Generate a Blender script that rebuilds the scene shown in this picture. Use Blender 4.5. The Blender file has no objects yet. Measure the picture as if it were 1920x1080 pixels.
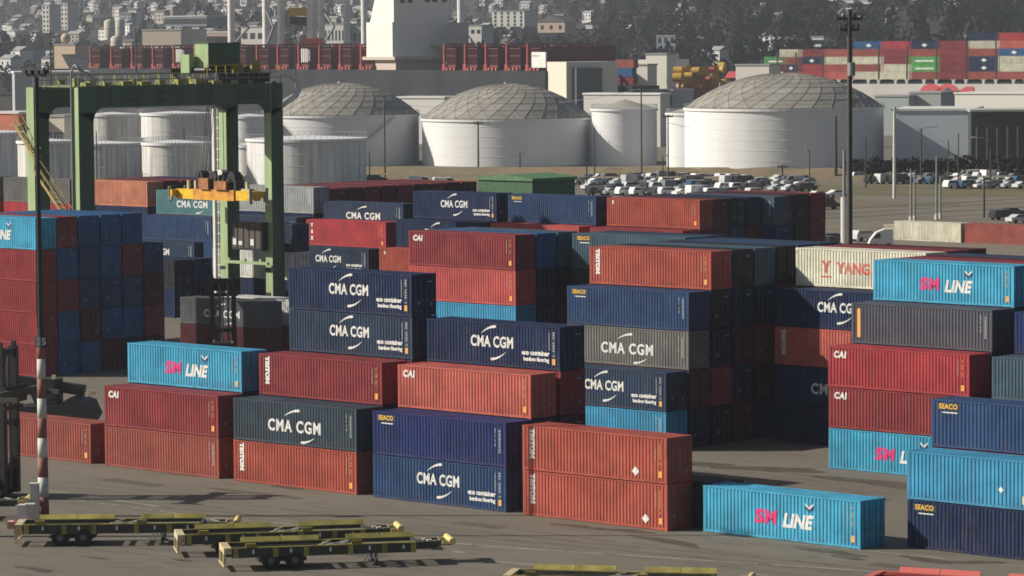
import bpy, bmesh, math, random
from mathutils import Vector, Matrix
random.seed(7)
R_ = math.radians
# ------------------------------------------------------------------ camera
FPX, AZ, PITCH, ROLL = 6602.08, -0.749506, 0.0703157, -0.0075285
CAMP = Vector((195.3767, -165.4496, 30.5265))
D = Vector((math.sin(AZ)*math.cos(PITCH), math.cos(AZ)*math.cos(PITCH), -math.sin(PITCH)))
RH = Vector((math.cos(AZ), -math.sin(AZ), 0.0)); UH = RH.cross(D)
CR = RH*math.cos(ROLL)+UH*math.sin(ROLL); CU = -RH*math.sin(ROLL)+UH*math.cos(ROLL)
DH = Vector((math.sin(AZ), math.cos(AZ), 0.0))          # level viewing direction
sc = bpy.context.scene
cam_d = bpy.data.cameras.new("camera"); cam = bpy.data.objects.new("camera", cam_d)
sc.collection.objects.link(cam); sc.camera = cam
m = Matrix.Identity(4)
for i in range(3):
    m[i][0] = CR[i]; m[i][1] = CU[i]; m[i][2] = -D[i]; m[i][3] = CAMP[i]
cam.matrix_world = m
cam_d.sensor_width = 36.0; cam_d.lens = FPX/1920*36.0
cam_d.clip_start = 1.0; cam_d.clip_end = 20000.0
# ------------------------------------------------------------------ light
SUN_EL = R_(30.0); TH = R_(2.5)
shadow = RH*math.cos(TH) - DH*math.sin(TH)               # where shadows fall on the ground
sunv = (-shadow*math.cos(SUN_EL) + Vector((0, 0, math.sin(SUN_EL)))).normalized()
world = bpy.data.worlds.new("World"); sc.world = world; world.use_nodes = True
nt = world.node_tree; nt.nodes.clear()
wo = nt.nodes.new('ShaderNodeOutputWorld'); bg = nt.nodes.new('ShaderNodeBackground')
sky = nt.nodes.new('ShaderNodeTexSky'); sky.sky_type = 'NISHITA'; sky.sun_disc = False
sky.sun_elevation = SUN_EL; sky.sun_rotation = math.atan2(sunv.x, sunv.y)
sky.air_density = 1.0; sky.dust_density = 1.5
bg.inputs[1].default_value = 0.05
nt.links.new(sky.outputs[0], bg.inputs[0]); nt.links.new(bg.outputs[0], wo.inputs[0])
sun_d = bpy.data.lights.new("sun", 'SUN'); sun_d.energy = 5.0; sun_d.angle = R_(0.53)
sun_d.color = (1.0, 0.93, 0.82)
sun = bpy.data.objects.new("sun", sun_d); sc.collection.objects.link(sun)
sun.rotation_euler = sunv.to_track_quat('Z', 'Y').to_euler(); sun.location = (0, 0, 200)
sc.view_settings.view_transform = 'Standard'; sc.view_settings.look = 'None'
sc.view_settings.exposure = 0.35; sc.view_settings.gamma = 1.0
sc.cycles.filter_width = 1.7
sc.cycles.max_bounces = 5; sc.cycles.diffuse_bounces = 3; sc.cycles.glossy_bounces = 2
sc.cycles.volume_bounces = 0

# ------------------------------------------------------------------ helpers
C = sc.collection
def ray(u, v): return (D + CR*((u-960)/FPX) - CU*((v-540)/FPX))
def at(u, v, z=0.0):
    r = ray(u, v); t = (z-CAMP.z)/r.z; return CAMP + r*t
def atd(u, v, b):                                       # point seen at (u,v), b metres away level
    r = ray(u, v); t = b/(r.dot(DH)); return CAMP + r*t
def col(u, b, z=0.0):                                   # world point at picture column u, distance b, height z
    r = ray(u, 300); t = b/(r.dot(DH)); p = CAMP + r*t; return Vector((p.x, p.y, z))

class MB:
    def __init__(s): s.v = []; s.f = []; s.m = []
    def quad(s, a, b, c, d, m=0):
        n = len(s.v); s.v += [tuple(a), tuple(b), tuple(c), tuple(d)]; s.f.append((n, n+1, n+2, n+3)); s.m.append(m)
    def poly(s, pts, m=0):
        n = len(s.v); s.v += [tuple(p) for p in pts]; s.f.append(tuple(range(n, n+len(pts)))); s.m.append(m)
    def box(s, x0, x1, y0, y1, z0, z1, m=0):
        n = len(s.v)
        s.v += [(x0,y0,z0),(x1,y0,z0),(x1,y1,z0),(x0,y1,z0),(x0,y0,z1),(x1,y0,z1),(x1,y1,z1),(x0,y1,z1)]
        for q in ((0,3,2,1),(4,5,6,7),(0,1,5,4),(1,2,6,5),(2,3,7,6),(3,0,4,7)):
            s.f.append(tuple(n+i for i in q)); s.m.append(m)
    def bar(s, a, b, w, h=None, m=0, up=Vector((0,0,1))):
        a = Vector(a); b = Vector(b); h = w if h is None else h
        d = (b-a).normalized()
        if abs(d.dot(up)) > 0.98: up = Vector((0,1,0))
        sd = d.cross(up).normalized(); u2 = sd.cross(d)
        n = len(s.v)
        for p in (a, b):
            for (i, j) in ((-1,-1),(1,-1),(1,1),(-1,1)):
                s.v.append(tuple(p + sd*(i*w/2) + u2*(j*h/2)))
        for q in ((0,3,2,1),(4,5,6,7),(0,1,5,4),(1,2,6,5),(2,3,7,6),(3,0,4,7)):
            s.f.append(tuple(n+i for i in q)); s.m.append(m)
    def tube(s, a, b, r0, r1=None, n=10, m=0, cap=True):
        a = Vector(a); b = Vector(b); r1 = r0 if r1 is None else r1
        d = (b-a).normalized(); up = Vector((0,0,1)) if abs(d.z) < .95 else Vector((0,1,0))
        sd = d.cross(up).normalized(); u2 = sd.cross(d); k = len(s.v)
        for p, r in ((a, r0), (b, r1)):
            for i in range(n):
                t = 2*math.pi*i/n; s.v.append(tuple(p + sd*(math.cos(t)*r) + u2*(math.sin(t)*r)))
        for i in range(n):
            j = (i+1) % n; s.f.append((k+i, k+j, k+n+j, k+n+i)); s.m.append(m)
        if cap:
            s.f.append(tuple(k+i for i in reversed(range(n)))); s.m.append(m)
            s.f.append(tuple(k+n+i for i in range(n))); s.m.append(m)
    def path(s, pts, r, n=8, m=0):
        for a, b in zip(pts[:-1], pts[1:]): s.tube(a, b, r, r, n, m)
    def lathe(s, prof, n=48, c=(0,0), m=0, a0=0.0):
        k = len(s.v)
        for (r, z) in prof:
            for i in range(n):
                t = a0+2*math.pi*i/n; s.v.append((c[0]+math.cos(t)*r, c[1]+math.sin(t)*r, z))
        for j in range(len(prof)-1):
            for i in range(n):
                i2 = (i+1) % n
                s.f.append((k+j*n+i, k+j*n+i2, k+(j+1)*n+i2, k+(j+1)*n+i)); s.m.append(m)
    def prism(s, pts, a, b, axis='y', m=0):             # pts 2D outline swept between a and b along an axis
        def P(p, t):
            return {'y': (p[0], t, p[1]), 'x': (t, p[0], p[1]), 'z': (p[0], p[1], t)}[axis]
        n = len(pts); k = len(s.v)
        s.v += [P(p, a) for p in pts] + [P(p, b) for p in pts]
        s.f.append(tuple(range(k, k+n))); s.m.append(m)
        s.f.append(tuple(reversed(range(k+n, k+2*n)))); s.m.append(m)
        for i in range(n):
            j = (i+1) % n; s.f.append((k+i, k+n+i, k+n+j, k+j)); s.m.append(m)
    def mesh(s, name, mats, smooth=False):
        me = bpy.data.meshes.new(name); me.from_pydata(s.v, [], s.f)
        mats = mats if isinstance(mats, (list, tuple)) else [mats]
        for q in mats: me.materials.append(q)
        if len(mats) > 1: me.polygons.foreach_set('material_index', s.m)
        if smooth: me.polygons.foreach_set('use_smooth', [True]*len(me.polygons))
        me.update(); return me
    def build(s, name, mats, parent=None, smooth=False, loc=None, color=None):
        return link(name, s.mesh(name, mats, smooth), parent, loc, color)
def link(name, me, parent=None, loc=None, color=None):
    o = bpy.data.objects.new(name, me); C.objects.link(o)
    if parent: o.parent = parent
    if loc is not None: o.location = loc
    if color: o.color = (*color, 1)
    return o
def empty(name, loc, rz=0.0):
    o = bpy.data.objects.new(name, None); C.objects.link(o); o.location = loc; o.rotation_euler.z = rz
    o.empty_display_size = .5; return o
def tag(o, label, cat, group=None):
    o['label'] = label; o['category'] = cat
    if group: o['group'] = group
    return o
def struct(o, kind='structure', label=None):
    o['kind'] = kind
    if label: o['label'] = label
    return o
def dup(root, loc, rz=None, color=None):
    r = root.copy(); C.objects.link(r); r.location = loc
    if rz is not None: r.rotation_euler.z = rz
    for ch in list(root.children):
        c = ch.copy(); C.objects.link(c); c.parent = r
        if color and ch.get('tint'): c.color = (*color, 1)
        for g in ch.children:
            d = g.copy(); C.objects.link(d); d.parent = c
    return r

# ------------------------------------------------------------------ materials
def mat(name, colr, rough=.6, metal=0.0, var=0.0, scale=3.0, spec=.4, col2=None, streak=None, bump=0.0, emit=None, tint=False):
    mt = bpy.data.materials.new(name); mt.use_nodes = True; n = mt.node_tree.nodes; l = mt.node_tree.links
    b = n['Principled BSDF']; b.inputs['Roughness'].default_value = rough; b.inputs['Metallic'].default_value = metal
    b.inputs['Specular IOR Level'].default_value = spec
    b.inputs['Base Color'].default_value = (*colr, 1)
    if var or col2 or tint:
        tc = n.new('ShaderNodeTexCoord'); oi = n.new('ShaderNodeObjectInfo')
        mp = n.new('ShaderNodeMapping'); no = n.new('ShaderNodeTexNoise')
        add = n.new('ShaderNodeVectorMath'); add.operation = 'ADD'
        mul = n.new('ShaderNodeVectorMath'); mul.operation = 'SCALE'; mul.inputs['Scale'].default_value = 57.0
        comb = n.new('ShaderNodeCombineXYZ')
        for i in range(3): l.new(oi.outputs['Random'], comb.inputs[i])
        l.new(comb.outputs[0], mul.inputs[0]); l.new(tc.outputs['Object'], mp.inputs[0])
        if streak: mp.inputs['Scale'].default_value = streak
        l.new(mp.outputs[0], add.inputs[0]); l.new(mul.outputs[0], add.inputs[1])
        l.new(add.outputs[0], no.inputs['Vector']); no.inputs['Scale'].default_value = scale; no.inputs['Detail'].default_value = 5
        ra = n.new('ShaderNodeMapRange'); ra.inputs['From Min'].default_value = .3; ra.inputs['From Max'].default_value = .7
        l.new(no.outputs['Fac'], ra.inputs['Value'])
        mx = n.new('ShaderNodeMix'); mx.data_type = 'RGBA'
        l.new(ra.outputs[0], mx.inputs['Factor'])
        c2 = col2 or tuple(c*(1-var) for c in colr)
        mx.inputs[6].default_value = (*colr, 1); mx.inputs[7].default_value = (*c2, 1)
        l.new(mx.outputs[2], b.inputs['Base Color'])
        if bump:
            bp = n.new('ShaderNodeBump'); bp.inputs['Strength'].default_value = bump; bp.inputs['Distance'].default_value = .05
            l.new(no.outputs['Fac'], bp.inputs['Height']); l.new(bp.outputs[0], b.inputs['Normal'])
    return mt

def paint_mat():                                        # container paint: colour from the object, dirt and rust on top
    mt = bpy.data.materials.new('container_paint'); mt.use_nodes = True; n = mt.node_tree.nodes; l = mt.node_tree.links
    b = n['Principled BSDF']; b.inputs['Roughness'].default_value = .55; b.inputs['Specular IOR Level'].default_value = .08
    oi = n.new('ShaderNodeObjectInfo'); tc = n.new('ShaderNodeTexCoord')
    comb = n.new('ShaderNodeCombineXYZ')
    for i in range(3): l.new(oi.outputs['Random'], comb.inputs[i])
    sc_ = n.new('ShaderNodeVectorMath'); sc_.operation = 'SCALE'; sc_.inputs['Scale'].default_value = 91.0; l.new(comb.outputs[0], sc_.inputs[0])
    def noise(scale, mapping, detail=4, rough=.6):
        mp = n.new('ShaderNodeMapping'); mp.inputs['Scale'].default_value = mapping; l.new(tc.outputs['Object'], mp.inputs[0])
        ad = n.new('ShaderNodeVectorMath'); ad.operation = 'ADD'; l.new(mp.outputs[0], ad.inputs[0]); l.new(sc_.outputs[0], ad.inputs[1])
        no = n.new('ShaderNodeTexNoise'); no.inputs['Scale'].default_value = scale; no.inputs['Detail'].default_value = detail
        no.inputs['Roughness'].default_value = rough; l.new(ad.outputs[0], no.inputs['Vector']); return no
    def rng(src, a, b_, c=0.0, d=1.0):
        r = n.new('ShaderNodeMapRange'); r.inputs['From Min'].default_value = a; r.inputs['From Max'].default_value = b_
        r.inputs['To Min'].default_value = c; r.inputs['To Max'].default_value = d; l.new(src, r.inputs['Value']); return r
    big = noise(.45, (1, 1, 1)); fade = rng(big.outputs['Fac'], .3, .75, .72, 1.2)
    st = noise(1.0, (3.2, 3.2, .25), 5, .7); streak = rng(st.outputs['Fac'], .45, .78, 0.0, .38)
    rs = noise(2.2, (1, 1, .55), 6, .75); rust = rng(rs.outputs['Fac'], .63, .70, 0, .75)
    hs = n.new('ShaderNodeHueSaturation'); l.new(oi.outputs['Color'], hs.inputs['Color']); l.new(fade.outputs[0], hs.inputs['Value'])
    hs.inputs['Saturation'].default_value = .96
    m1 = n.new('ShaderNodeMix'); m1.data_type = 'RGBA'; l.new(streak.outputs[0], m1.inputs['Factor']); l.new(hs.outputs[0], m1.inputs[6])
    m1.inputs[7].default_value = (.085, .075, .07, 1)
    m2 = n.new('ShaderNodeMix'); m2.data_type = 'RGBA'; l.new(rust.outputs[0], m2.inputs['Factor']); l.new(m1.outputs[2], m2.inputs[6])
    m2.inputs[7].default_value = (.13, .06, .035, 1)
    ch = noise(1.3, (5.0, 1, .35), 4, .8); chalk = rng(ch.outputs['Fac'], .52, .8, 0, .16)
    m3 = n.new('ShaderNodeMix'); m3.data_type = 'RGBA'; l.new(chalk.outputs[0], m3.inputs['Factor']); l.new(m2.outputs[2], m3.inputs[6]); m3.inputs[7].default_value = (.36, .33, .31, 1)
    # grime and rust creeping up from the bottom rail and down from the top rail
    sx = n.new('ShaderNodeSeparateXYZ'); l.new(tc.outputs['Object'], sx.inputs[0])
    lowz = rng(sx.outputs['Z'], .75, .12, 0, 1); eg = noise(1.6, (1.6, 1, 1), 6, .8); egr = rng(eg.outputs['Fac'], .48, .66, 0, .55)
    mm = n.new('ShaderNodeMath'); mm.operation = 'MULTIPLY'; l.new(lowz.outputs[0], mm.inputs[0]); l.new(egr.outputs[0], mm.inputs[1])
    m4 = n.new('ShaderNodeMix'); m4.data_type = 'RGBA'; l.new(mm.outputs[0], m4.inputs['Factor']); l.new(m3.outputs[2], m4.inputs[6]); m4.inputs[7].default_value = (.10, .055, .035, 1)
    l.new(m4.outputs[2], b.inputs['Base Color'])
    return mt
M = {}
M['paint'] = paint_mat()
M['white_mark'] = mat('white_lettering', (.75, .75, .72), .6, var=.25, scale=4)
M['magenta_mark'] = mat('magenta_lettering', (.62, .03, .16), .6)
M['red_mark'] = mat('red_lettering', (.55, .06, .05), .6, col2=(.5, .22, .15), scale=1.2, var=.1)
M['yellow_mark'] = mat('yellow_lettering', (.75, .45, .06), .6)
M['dark_mark'] = mat('dark_plate', (.03, .035, .05), .6)
M['orange_mark'] = mat('orange_sticker', (.8, .38, .08), .6)
M['buff'] = mat('buff_patch', (.55, .52, .38), .7, var=.3)
M['steel'] = mat('galvanised_steel', (.3, .3, .3), .5, .6, var=.3)
M['rods'] = mat('lock_rod_steel', (.12, .12, .125), .5, .3)
M['black'] = mat('black_paint', (.018, .018, .02), .5, var=.5, scale=2)
M['tyre'] = mat('tyre_rubber', (.014, .014, .015), .85)
M['glass'] = mat('dark_glass', (.02, .025, .03), .1, spec=.8)
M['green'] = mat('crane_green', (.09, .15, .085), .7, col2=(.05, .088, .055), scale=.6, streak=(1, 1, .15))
M['green_light'] = mat('faded_sunlit_crane_green', (.36, .48, .24), .6, var=.3, scale=1, streak=(1, 1, .2))  # pale green that carries sunlight as well as fading in its colour
M['yellow'] = mat('yellow_rail', (.62, .42, .04), .6, var=.35, scale=2)
M['amber'] = mat('amber_spreader_paint', (.8, .4, .02), .55, col2=(.45, .16, .04), scale=1.1)
M['olive'] = mat('olive_chassis', (.42, .36, .1), .75, col2=(.17, .15, .05), scale=.9, spec=.15)
M['cream'] = mat('cream_steel', (.62, .54, .34), .65, col2=(.4, .3, .15), scale=3)
M['chassis_dark'] = mat('grimy_chassis_steel', (.03, .035, .028), .7, col2=(.06, .06, .04), scale=2)
M['white'] = mat('white_paint', (.72, .71, .68), .55, col2=(.6, .58, .54), scale=.5)
M['pole_red'] = mat('faded_red_band', (.28, .11, .09), .7, var=.3)
M['pole_white'] = mat('dirty_white_band', (.6, .6, .56), .7, var=.25)
M['wood'] = mat('weathered_wood', (.12, .105, .09), .9, col2=(.05, .045, .04), scale=3, streak=(6, 6, .3))
M['grey_metal'] = mat('grey_metal', (.28, .29, .28), .55, .3, var=.3)
M['tank_white'] = mat('tank_white', (.70, .70, .70), .6, col2=(.64, .64, .63), scale=.25, streak=(1, 1, .12))
M['tank_rusty'] = mat('stained_tank_wall', (.75, .75, .74), .55, col2=(.42, .4, .38), scale=.8, streak=(1, 1, .05))
M['hull_black'] = mat('black_hull', (.026, .03, .036), .8, col2=(.045, .046, .05), scale=.1, spec=.08)
M['hull_white'] = mat('white_hull', (.6, .58, .54), .5, col2=(.5, .47, .43), scale=.08, streak=(1, 1, .3))
M['lash_red'] = mat('lashing_bridge_red', (.34, .045, .04), .6, col2=(.2, .03, .03), scale=1)
M['deck_red'] = mat('red_deck_gear', (.5, .11, .09), .6)
M['ochre'] = mat('ochre_machinery', (.55, .36, .05), .6, col2=(.4, .22, .03), scale=.6)
M['house'] = mat('house_wall', (.5, .48, .44), .8)
M['roof'] = mat('house_roof', (.12, .11, .11), .85, var=.3)
M['earth'] = mat('bare_earth_berm', (.23, .16, .1), .95, col2=(.16, .14, .08), scale=.15)
M['navy'] = mat('navy_mark', (.03, .06, .14), .6)
def tinted(name, rough=.4, spec=.5):
    mt = bpy.data.materials.new(name); mt.use_nodes = True; n = mt.node_tree.nodes; l = mt.node_tree.links
    oi = n.new('ShaderNodeObjectInfo'); l.new(oi.outputs['Color'], n['Principled BSDF'].inputs['Base Color'])
    n['Principled BSDF'].inputs['Roughness'].default_value = rough; n['Principled BSDF'].inputs['Specular IOR Level'].default_value = spec
    return mt
M['car_paint'] = tinted('car_paint', .16, .8); M['wall_tint'] = tinted('painted_wall', .8, .2)

def ground_mat(name, base, dark, light, wet=0.0, s1=.035, s2=.5):
    mt = bpy.data.materials.new(name); mt.use_nodes = True; n = mt.node_tree.nodes; l = mt.node_tree.links
    b = n['Principled BSDF']; b.inputs['Roughness'].default_value = .85; b.inputs['Specular IOR Level'].default_value = .25
    tc = n.new('ShaderNodeTexCoord')
    mp = n.new('ShaderNodeMapping'); mp.inputs['Scale'].default_value = (.35, 1, 1); l.new(tc.outputs['Object'], mp.inputs[0])
    a = n.new('ShaderNodeTexNoise'); a.inputs['Scale'].default_value = s1*4; a.inputs['Detail'].default_value = 6; l.new(mp.outputs[0], a.inputs['Vector'])
    c = n.new('ShaderNodeTexNoise'); c.inputs['Scale'].default_value = s2; c.inputs['Detail'].default_value = 8; c.inputs['Roughness'].default_value = .7; l.new(mp.outputs[0], c.inputs['Vector'])
    e = n.new('ShaderNodeTexNoise'); e.inputs['Scale'].default_value = 9; e.inputs['Detail'].default_value = 3; l.new(tc.outputs['Object'], e.inputs['Vector'])
    def rg(src, x, y, p=0., q=1.):
        r = n.new('ShaderNodeMapRange'); r.inputs['From Min'].default_value = x; r.inputs['From Max'].default_value = y
        r.inputs['To Min'].default_value = p; r.inputs['To Max'].default_value = q; l.new(src, r.inputs['Value']); return r.outputs[0]
    def mix(f, p, q):
        mm = n.new('ShaderNodeMix'); mm.data_type = 'RGBA'; l.new(f, mm.inputs['Factor'])
        for k, w in ((6, p), (7, q)):
            if isinstance(w, tuple): mm.inputs[k].default_value = (*w, 1)
            else: l.new(w, mm.inputs[k])
        return mm.outputs[2]
    x = mix(rg(a.outputs['Fac'], .35, .65), base, light)
    x = mix(rg(c.outputs['Fac'], .52, .72, 0, .75), x, dark)
    x = mix(rg(e.outputs['Fac'], .4, .75, 0, .25), x, dark)
    l.new(x, b.inputs['Base Color'])
    return mt
M['asphalt'] = ground_mat('yard_asphalt', (.148, .131, .103), (.088, .078, .062), (.172, .153, .122))
M['tan_ground'] = ground_mat('tan_gravel_lot', (.165, .14, .105), (.1, .088, .066), (.2, .172, .132), s1=.01, s2=.12)
M['grass'] = ground_mat('dry_grass', (.12, .11, .05), (.07, .07, .035), (.17, .14, .08), s1=.03, s2=.3)

# ------------------------------------------------------------------ ground
g = MB(); S = 9000
g.quad((-S, -S, 0), (S, -S, 0), (S, S, 0), (-S, S, 0)); gnd = g.build('ground', M['asphalt']); struct(gnd)
def sheet(name, pts, mt, z, lab=None):
    g = MB(); g.poly([(p[0], p[1], z) for p in pts]); o = g.build(name, mt); struct(o, 'structure', lab); return o
def upts(lst): return [at(u, v) for u, v in lst]
sheet('gravel_lot', upts([(1400, 472), (2300, 500), (2300, 326), (1400, 318), (-400, 300), (-400, 330), (900, 338), (1380, 346)]), M['tan_ground'], .004)
sheet('grass_strip', upts([(1500, 366), (2200, 372), (2200, 352), (1500, 346)]), M['grass'], .008)
sheet('grass_verge', upts([(1500, 392), (1800, 386), (1800, 380), (1500, 384)]), M['grass'], .012)
# painted lane lines on the asphalt, parallel to the rows of containers
lines = MB()
def lane(p, q, w=.13, dash=None):
    a = at(*p); b = at(*q); d = (b-a); L = d.length; d.normalize(); nrm = Vector((-d.y, d.x, 0))
    t = 0.0
    while t < L:
        e = min(L, t+(dash[0] if dash else L)); a1 = a+d*t; b1 = a+d*e
        lines.quad(*[(x.x, x.y, .006) for x in (a1-nrm*w/2, b1-nrm*w/2, b1+nrm*w/2, a1+nrm*w/2)])
        t = e+(dash[1] if dash else 1e9)
lane((60, 915), (300, 950), .14); lane((300, 958), (470, 984)); lane((880, 1022), (1900, 1088), .16, (9, .9))
lane((900, 1050), (1105, 1068)); lane((125, 935), (330, 962), .1, (2, 1.4)); lane((1400, 1075), (1920, 1135), .12)
lane((840, 1016), (900, 1024), .2); lane((400, 970), (760, 1000), .12, (3, .8)); lane((1275, 998), (1920, 1062), .09, (6, .5))
lane((850, 1034), (870, 1036), .2)
lo = lines.build('lane_markings', mat('worn_line_paint', (.5, .47, .4), .8, col2=(.2, .175, .13), scale=1.0)); struct(lo)
# thin tar seams and rail lines on the far ground
seam = MB()
def strip(p, q, w):
    a = at(*p); b = at(*q); d = (b-a).normalized(); nr = Vector((-d.y, d.x, 0))
    seam.quad(*[(x.x, x.y, .016) for x in (a-nr*w/2, b-nr*w/2, b+nr*w/2, a+nr*w/2)])
for (p, q, w) in (((1515, 396), (1930, 372), 1.1), ((1515, 404), (1930, 379), .9), ((1515, 412), (1930, 388), 1.2), ((1515, 420), (1930, 398), .5),
                  ((1515, 432), (1930, 420), .5), ((1515, 446), (1930, 440), .4)):
    strip(p, q, w)
so = seam.build('rail_tracks', M['chassis_dark']); struct(so)
# wet and oily stains
def stain_mat():
    return mat('damp_stain', (.06, .053, .042), .7, col2=(.11, .095, .072), scale=1.5, spec=.2)
M['stain'] = stain_mat(); st = MB()
def stain(u, v, a, b, rz=0, k=22):
    c = at(u, v); pts = []
    ph = [random.uniform(0, 6.28) for _ in range(4)]
    for i in range(k):
        t = 2*math.pi*i/k; rr = 1+.22*math.sin(2*t+ph[0])+.16*math.sin(3*t+ph[1])+.1*math.sin(5*t+ph[2])
        x = math.cos(t)*a*rr; y = math.sin(t)*b*rr
        x, y = x*math.cos(rz)-y*math.sin(rz), x*math.sin(rz)+y*math.cos(rz)
        pts.append((c.x+x, c.y+y, .004+.0006*len(st.f)))
    st.poly(pts)
for u, v, a, b in ((1075, 986, 1.5, .5), (1170, 995, 2.2, .7), (1560, 1035, 2.6, .7), (1740, 1050, 2.4, .6), (1810, 1054, 2.2, .6), (1590, 1046, 1.2, .4),
                   (54, 1065, .9, .4), (80, 1070, 1, .4), (180, 1046, .9, .35), (340, 1050, .8, .3), (380, 985, 1.2, .5), (1300, 870, 3, 1.2), (1450, 880, 3.4, 1.5),
                   (620, 990, 1.4, .4), (1250, 1015, 4, .5), (1640, 905, 4.5, 1.3), (760, 1055, 1.4, .4), (540, 915, 1.5, .35), (550, 880, 1.2, .4)):
    stain(u, v, a, b, random.uniform(-.2, .5))
struct(st.build('damp_stains', M['stain']))
pt = MB(); rp = random.Random(14)
def slab(u, v, L, W, z):                                 # repaired asphalt patches laid square to the container rows
    c = at(u, v); pt.poly([(c.x-L/2, c.y-W/2, z), (c.x+L/2, c.y-W/2, z), (c.x+L/2+rp.uniform(-.3, .3), c.y+W/2, z), (c.x-L/2, c.y+W/2+rp.uniform(-.2, .2), z)], rp.randrange(2))
for k, (u, v, L, W) in enumerate(((250, 905, 6, 1.4), (480, 925, 9, 1.0), (1020, 1010, 14, 1.6), (1420, 1048, 10, 1.2), (160, 1050, 5, 2.2), (640, 1035, 7, 1.5), (1150, 1055, 6, 2.4), (900, 985, 4, 1.2), (1500, 1075, 8, 1.6),
        (1400, 900, 7, 1.5), (350, 890, 3, 1.0), (1700, 1065, 5, 1.3), (60, 900, 5, 1.3), (560, 955, 12, .35), (1300, 1025, 16, .3), (820, 1062, 12, .3), (1480, 888, 12, .3))): slab(u, v, L, W, .0022+.0001*k)
struct(pt.build('asphalt_patches', [mat('patch_dark', (.115, .1, .075), .9, col2=(.09, .078, .06), scale=1.5, spec=.2), mat('patch_pale', (.17, .15, .115), .9, col2=(.14, .122, .092), scale=1.5, spec=.2)]))
tk = MB(); rt = random.Random(31)
def track(u0, v0, u1, v1, w=.28):
    a = at(u0, v0); c = at(u1, v1); d = (c-a); L = d.length; d.normalize(); n = Vector((-d.y, d.x, 0)); ph = rt.uniform(0, 6)
    for off in (-.95, .95):
        pr = None
        for i in range(41):
            q = a+d*(L*i/40)+n*(off+.5*math.sin(i*.12+ph)); q.z = .0045+.0002*(len(tk.f) % 7); cur = (q-n*w/2, q+n*w/2)
            if pr and rt.random() < .86: tk.quad(pr[0], cur[0], cur[1], pr[1])
            pr = cur
for a_ in ((90, 905, 1900, 1100), (60, 930, 1700, 1078), (300, 948, 1500, 1056), (-50, 1005, 900, 1100), (200, 1060, 900, 1045), (600, 975, 1900, 1120), (1290, 880, 1720, 925)): track(*a_)
struct(tk.build('tyre_tracks', mat('tyre_track', (.1, .087, .066), .8, col2=(.14, .122, .092), scale=.7)))

# ------------------------------------------------------------------ container templates
L_, W_, H_ = 12.19, 2.44, 2.896
T = {}
def make_templates():
    f = MB()
    for x in (0, L_-.16):
        for y in (0, W_-.16): f.box(x, x+.16, y, y+.16, .12, H_-.12)
    for y in (0.004, W_-.084):
        f.box(.16, L_-.16, y, y+.08, .03, .17); f.box(.16, L_-.16, y, y+.06, H_-.09, H_-.01)
    for x in (.004, L_-.084):
        f.box(x, x+.08, .16, W_-.16, .03, .16); f.box(x, x+.08, .16, W_-.16, H_-.12, H_-.01)
    f.box(.16, L_-.16, .1, W_-.1, .13, .16)
    for x in (-.006, L_-.172):
        for y in (-.006, W_-.156):
            for z in (0, H_-.118): f.box(x, x+.178, y, y+.162, z, z+.118)
    T['frame'] = f.mesh('frame', M['paint'])
    for key, y0, sg in (('front', .012, 1), ('back', W_-.012, -1)):
        p = MB(); n = 43; pit = (L_-.32)/n; x = .16
        for i in range(n):
            pr = [(x, 0), (x+pit*.28, 0), (x+pit*.5, .042), (x+pit*.78, .042), (x+pit, 0)]
            for a, b in zip(pr[:-1], pr[1:]):
                q = [(a[0], y0+sg*a[1], .17), (b[0], y0+sg*b[1], .17), (b[0], y0+sg*b[1], H_-.09), (a[0], y0+sg*a[1], H_-.09)]
                if sg < 0: q.reverse()
                p.quad(*q)
            x += pit
        T['side_'+key] = p.mesh('side_wall', M['paint'])
    r = MB(); n = 30; pit = (L_-.3)/n; x = .15
    for i in range(n):
        pr = [(x, 0), (x+pit*.35, 0), (x+pit*.5, -.018), (x+pit*.85, -.018), (x+pit, 0)]
        for a, b in zip(pr[:-1], pr[1:]):
            r.quad((a[0], .06, H_-.012+a[1]), (b[0], .06, H_-.012+b[1]), (b[0], W_-.06, H_-.012+b[1]), (a[0], W_-.06, H_-.012+a[1]))
        x += pit
    T['roof'] = r.mesh('roof', M['paint'])
    e = MB(); n = 9; pit = (W_-.32)/n; y = .16
    for i in range(n):
        pr = [(y, 0), (y+pit*.3, 0), (y+pit*.5, .04), (y+pit*.8, .04), (y+pit, 0)]
        for a, b in zip(pr[:-1], pr[1:]):
            e.quad((.012+a[1], b[0], .16), (.012+a[1], a[0], .16), (.012+a[1], a[0], H_-.12), (.012+b[1], b[0], H_-.12))
        y += pit
    T['end'] = e.mesh('end_wall', M['paint'])
    d = MB()
    for y in (.17, 1.23):
        z = .17; zs = []
        while z < H_-.13: zs.append(z); z += .5
        for i, z in enumerate(zs):
            z1 = min(z+.5, H_-.125)
            d.box(L_-.05, L_-.02, y, y+1.04, z, z1)
            d.box(L_-.02, L_-.008, y+.06, y+.98, z+.09, z1-.09)
    T['door'] = d.mesh('door', M['paint'])
    k = MB()
    for y in (.42, .9, 1.52, 2.0):
        k.tube((L_+.012, y, .14), (L_+.012, y, H_-.1), .022, n=6)
        for z in (.3, 1.2, 2.4): k.box(L_-.008, L_+.03, y-.05, y+.05, z, z+.05)
        k.box(L_, L_+.04, y, y+.3, 1.05, 1.09)
    T['rods'] = k.mesh('lock_rods', M['rods'])
make_templates()

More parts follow.
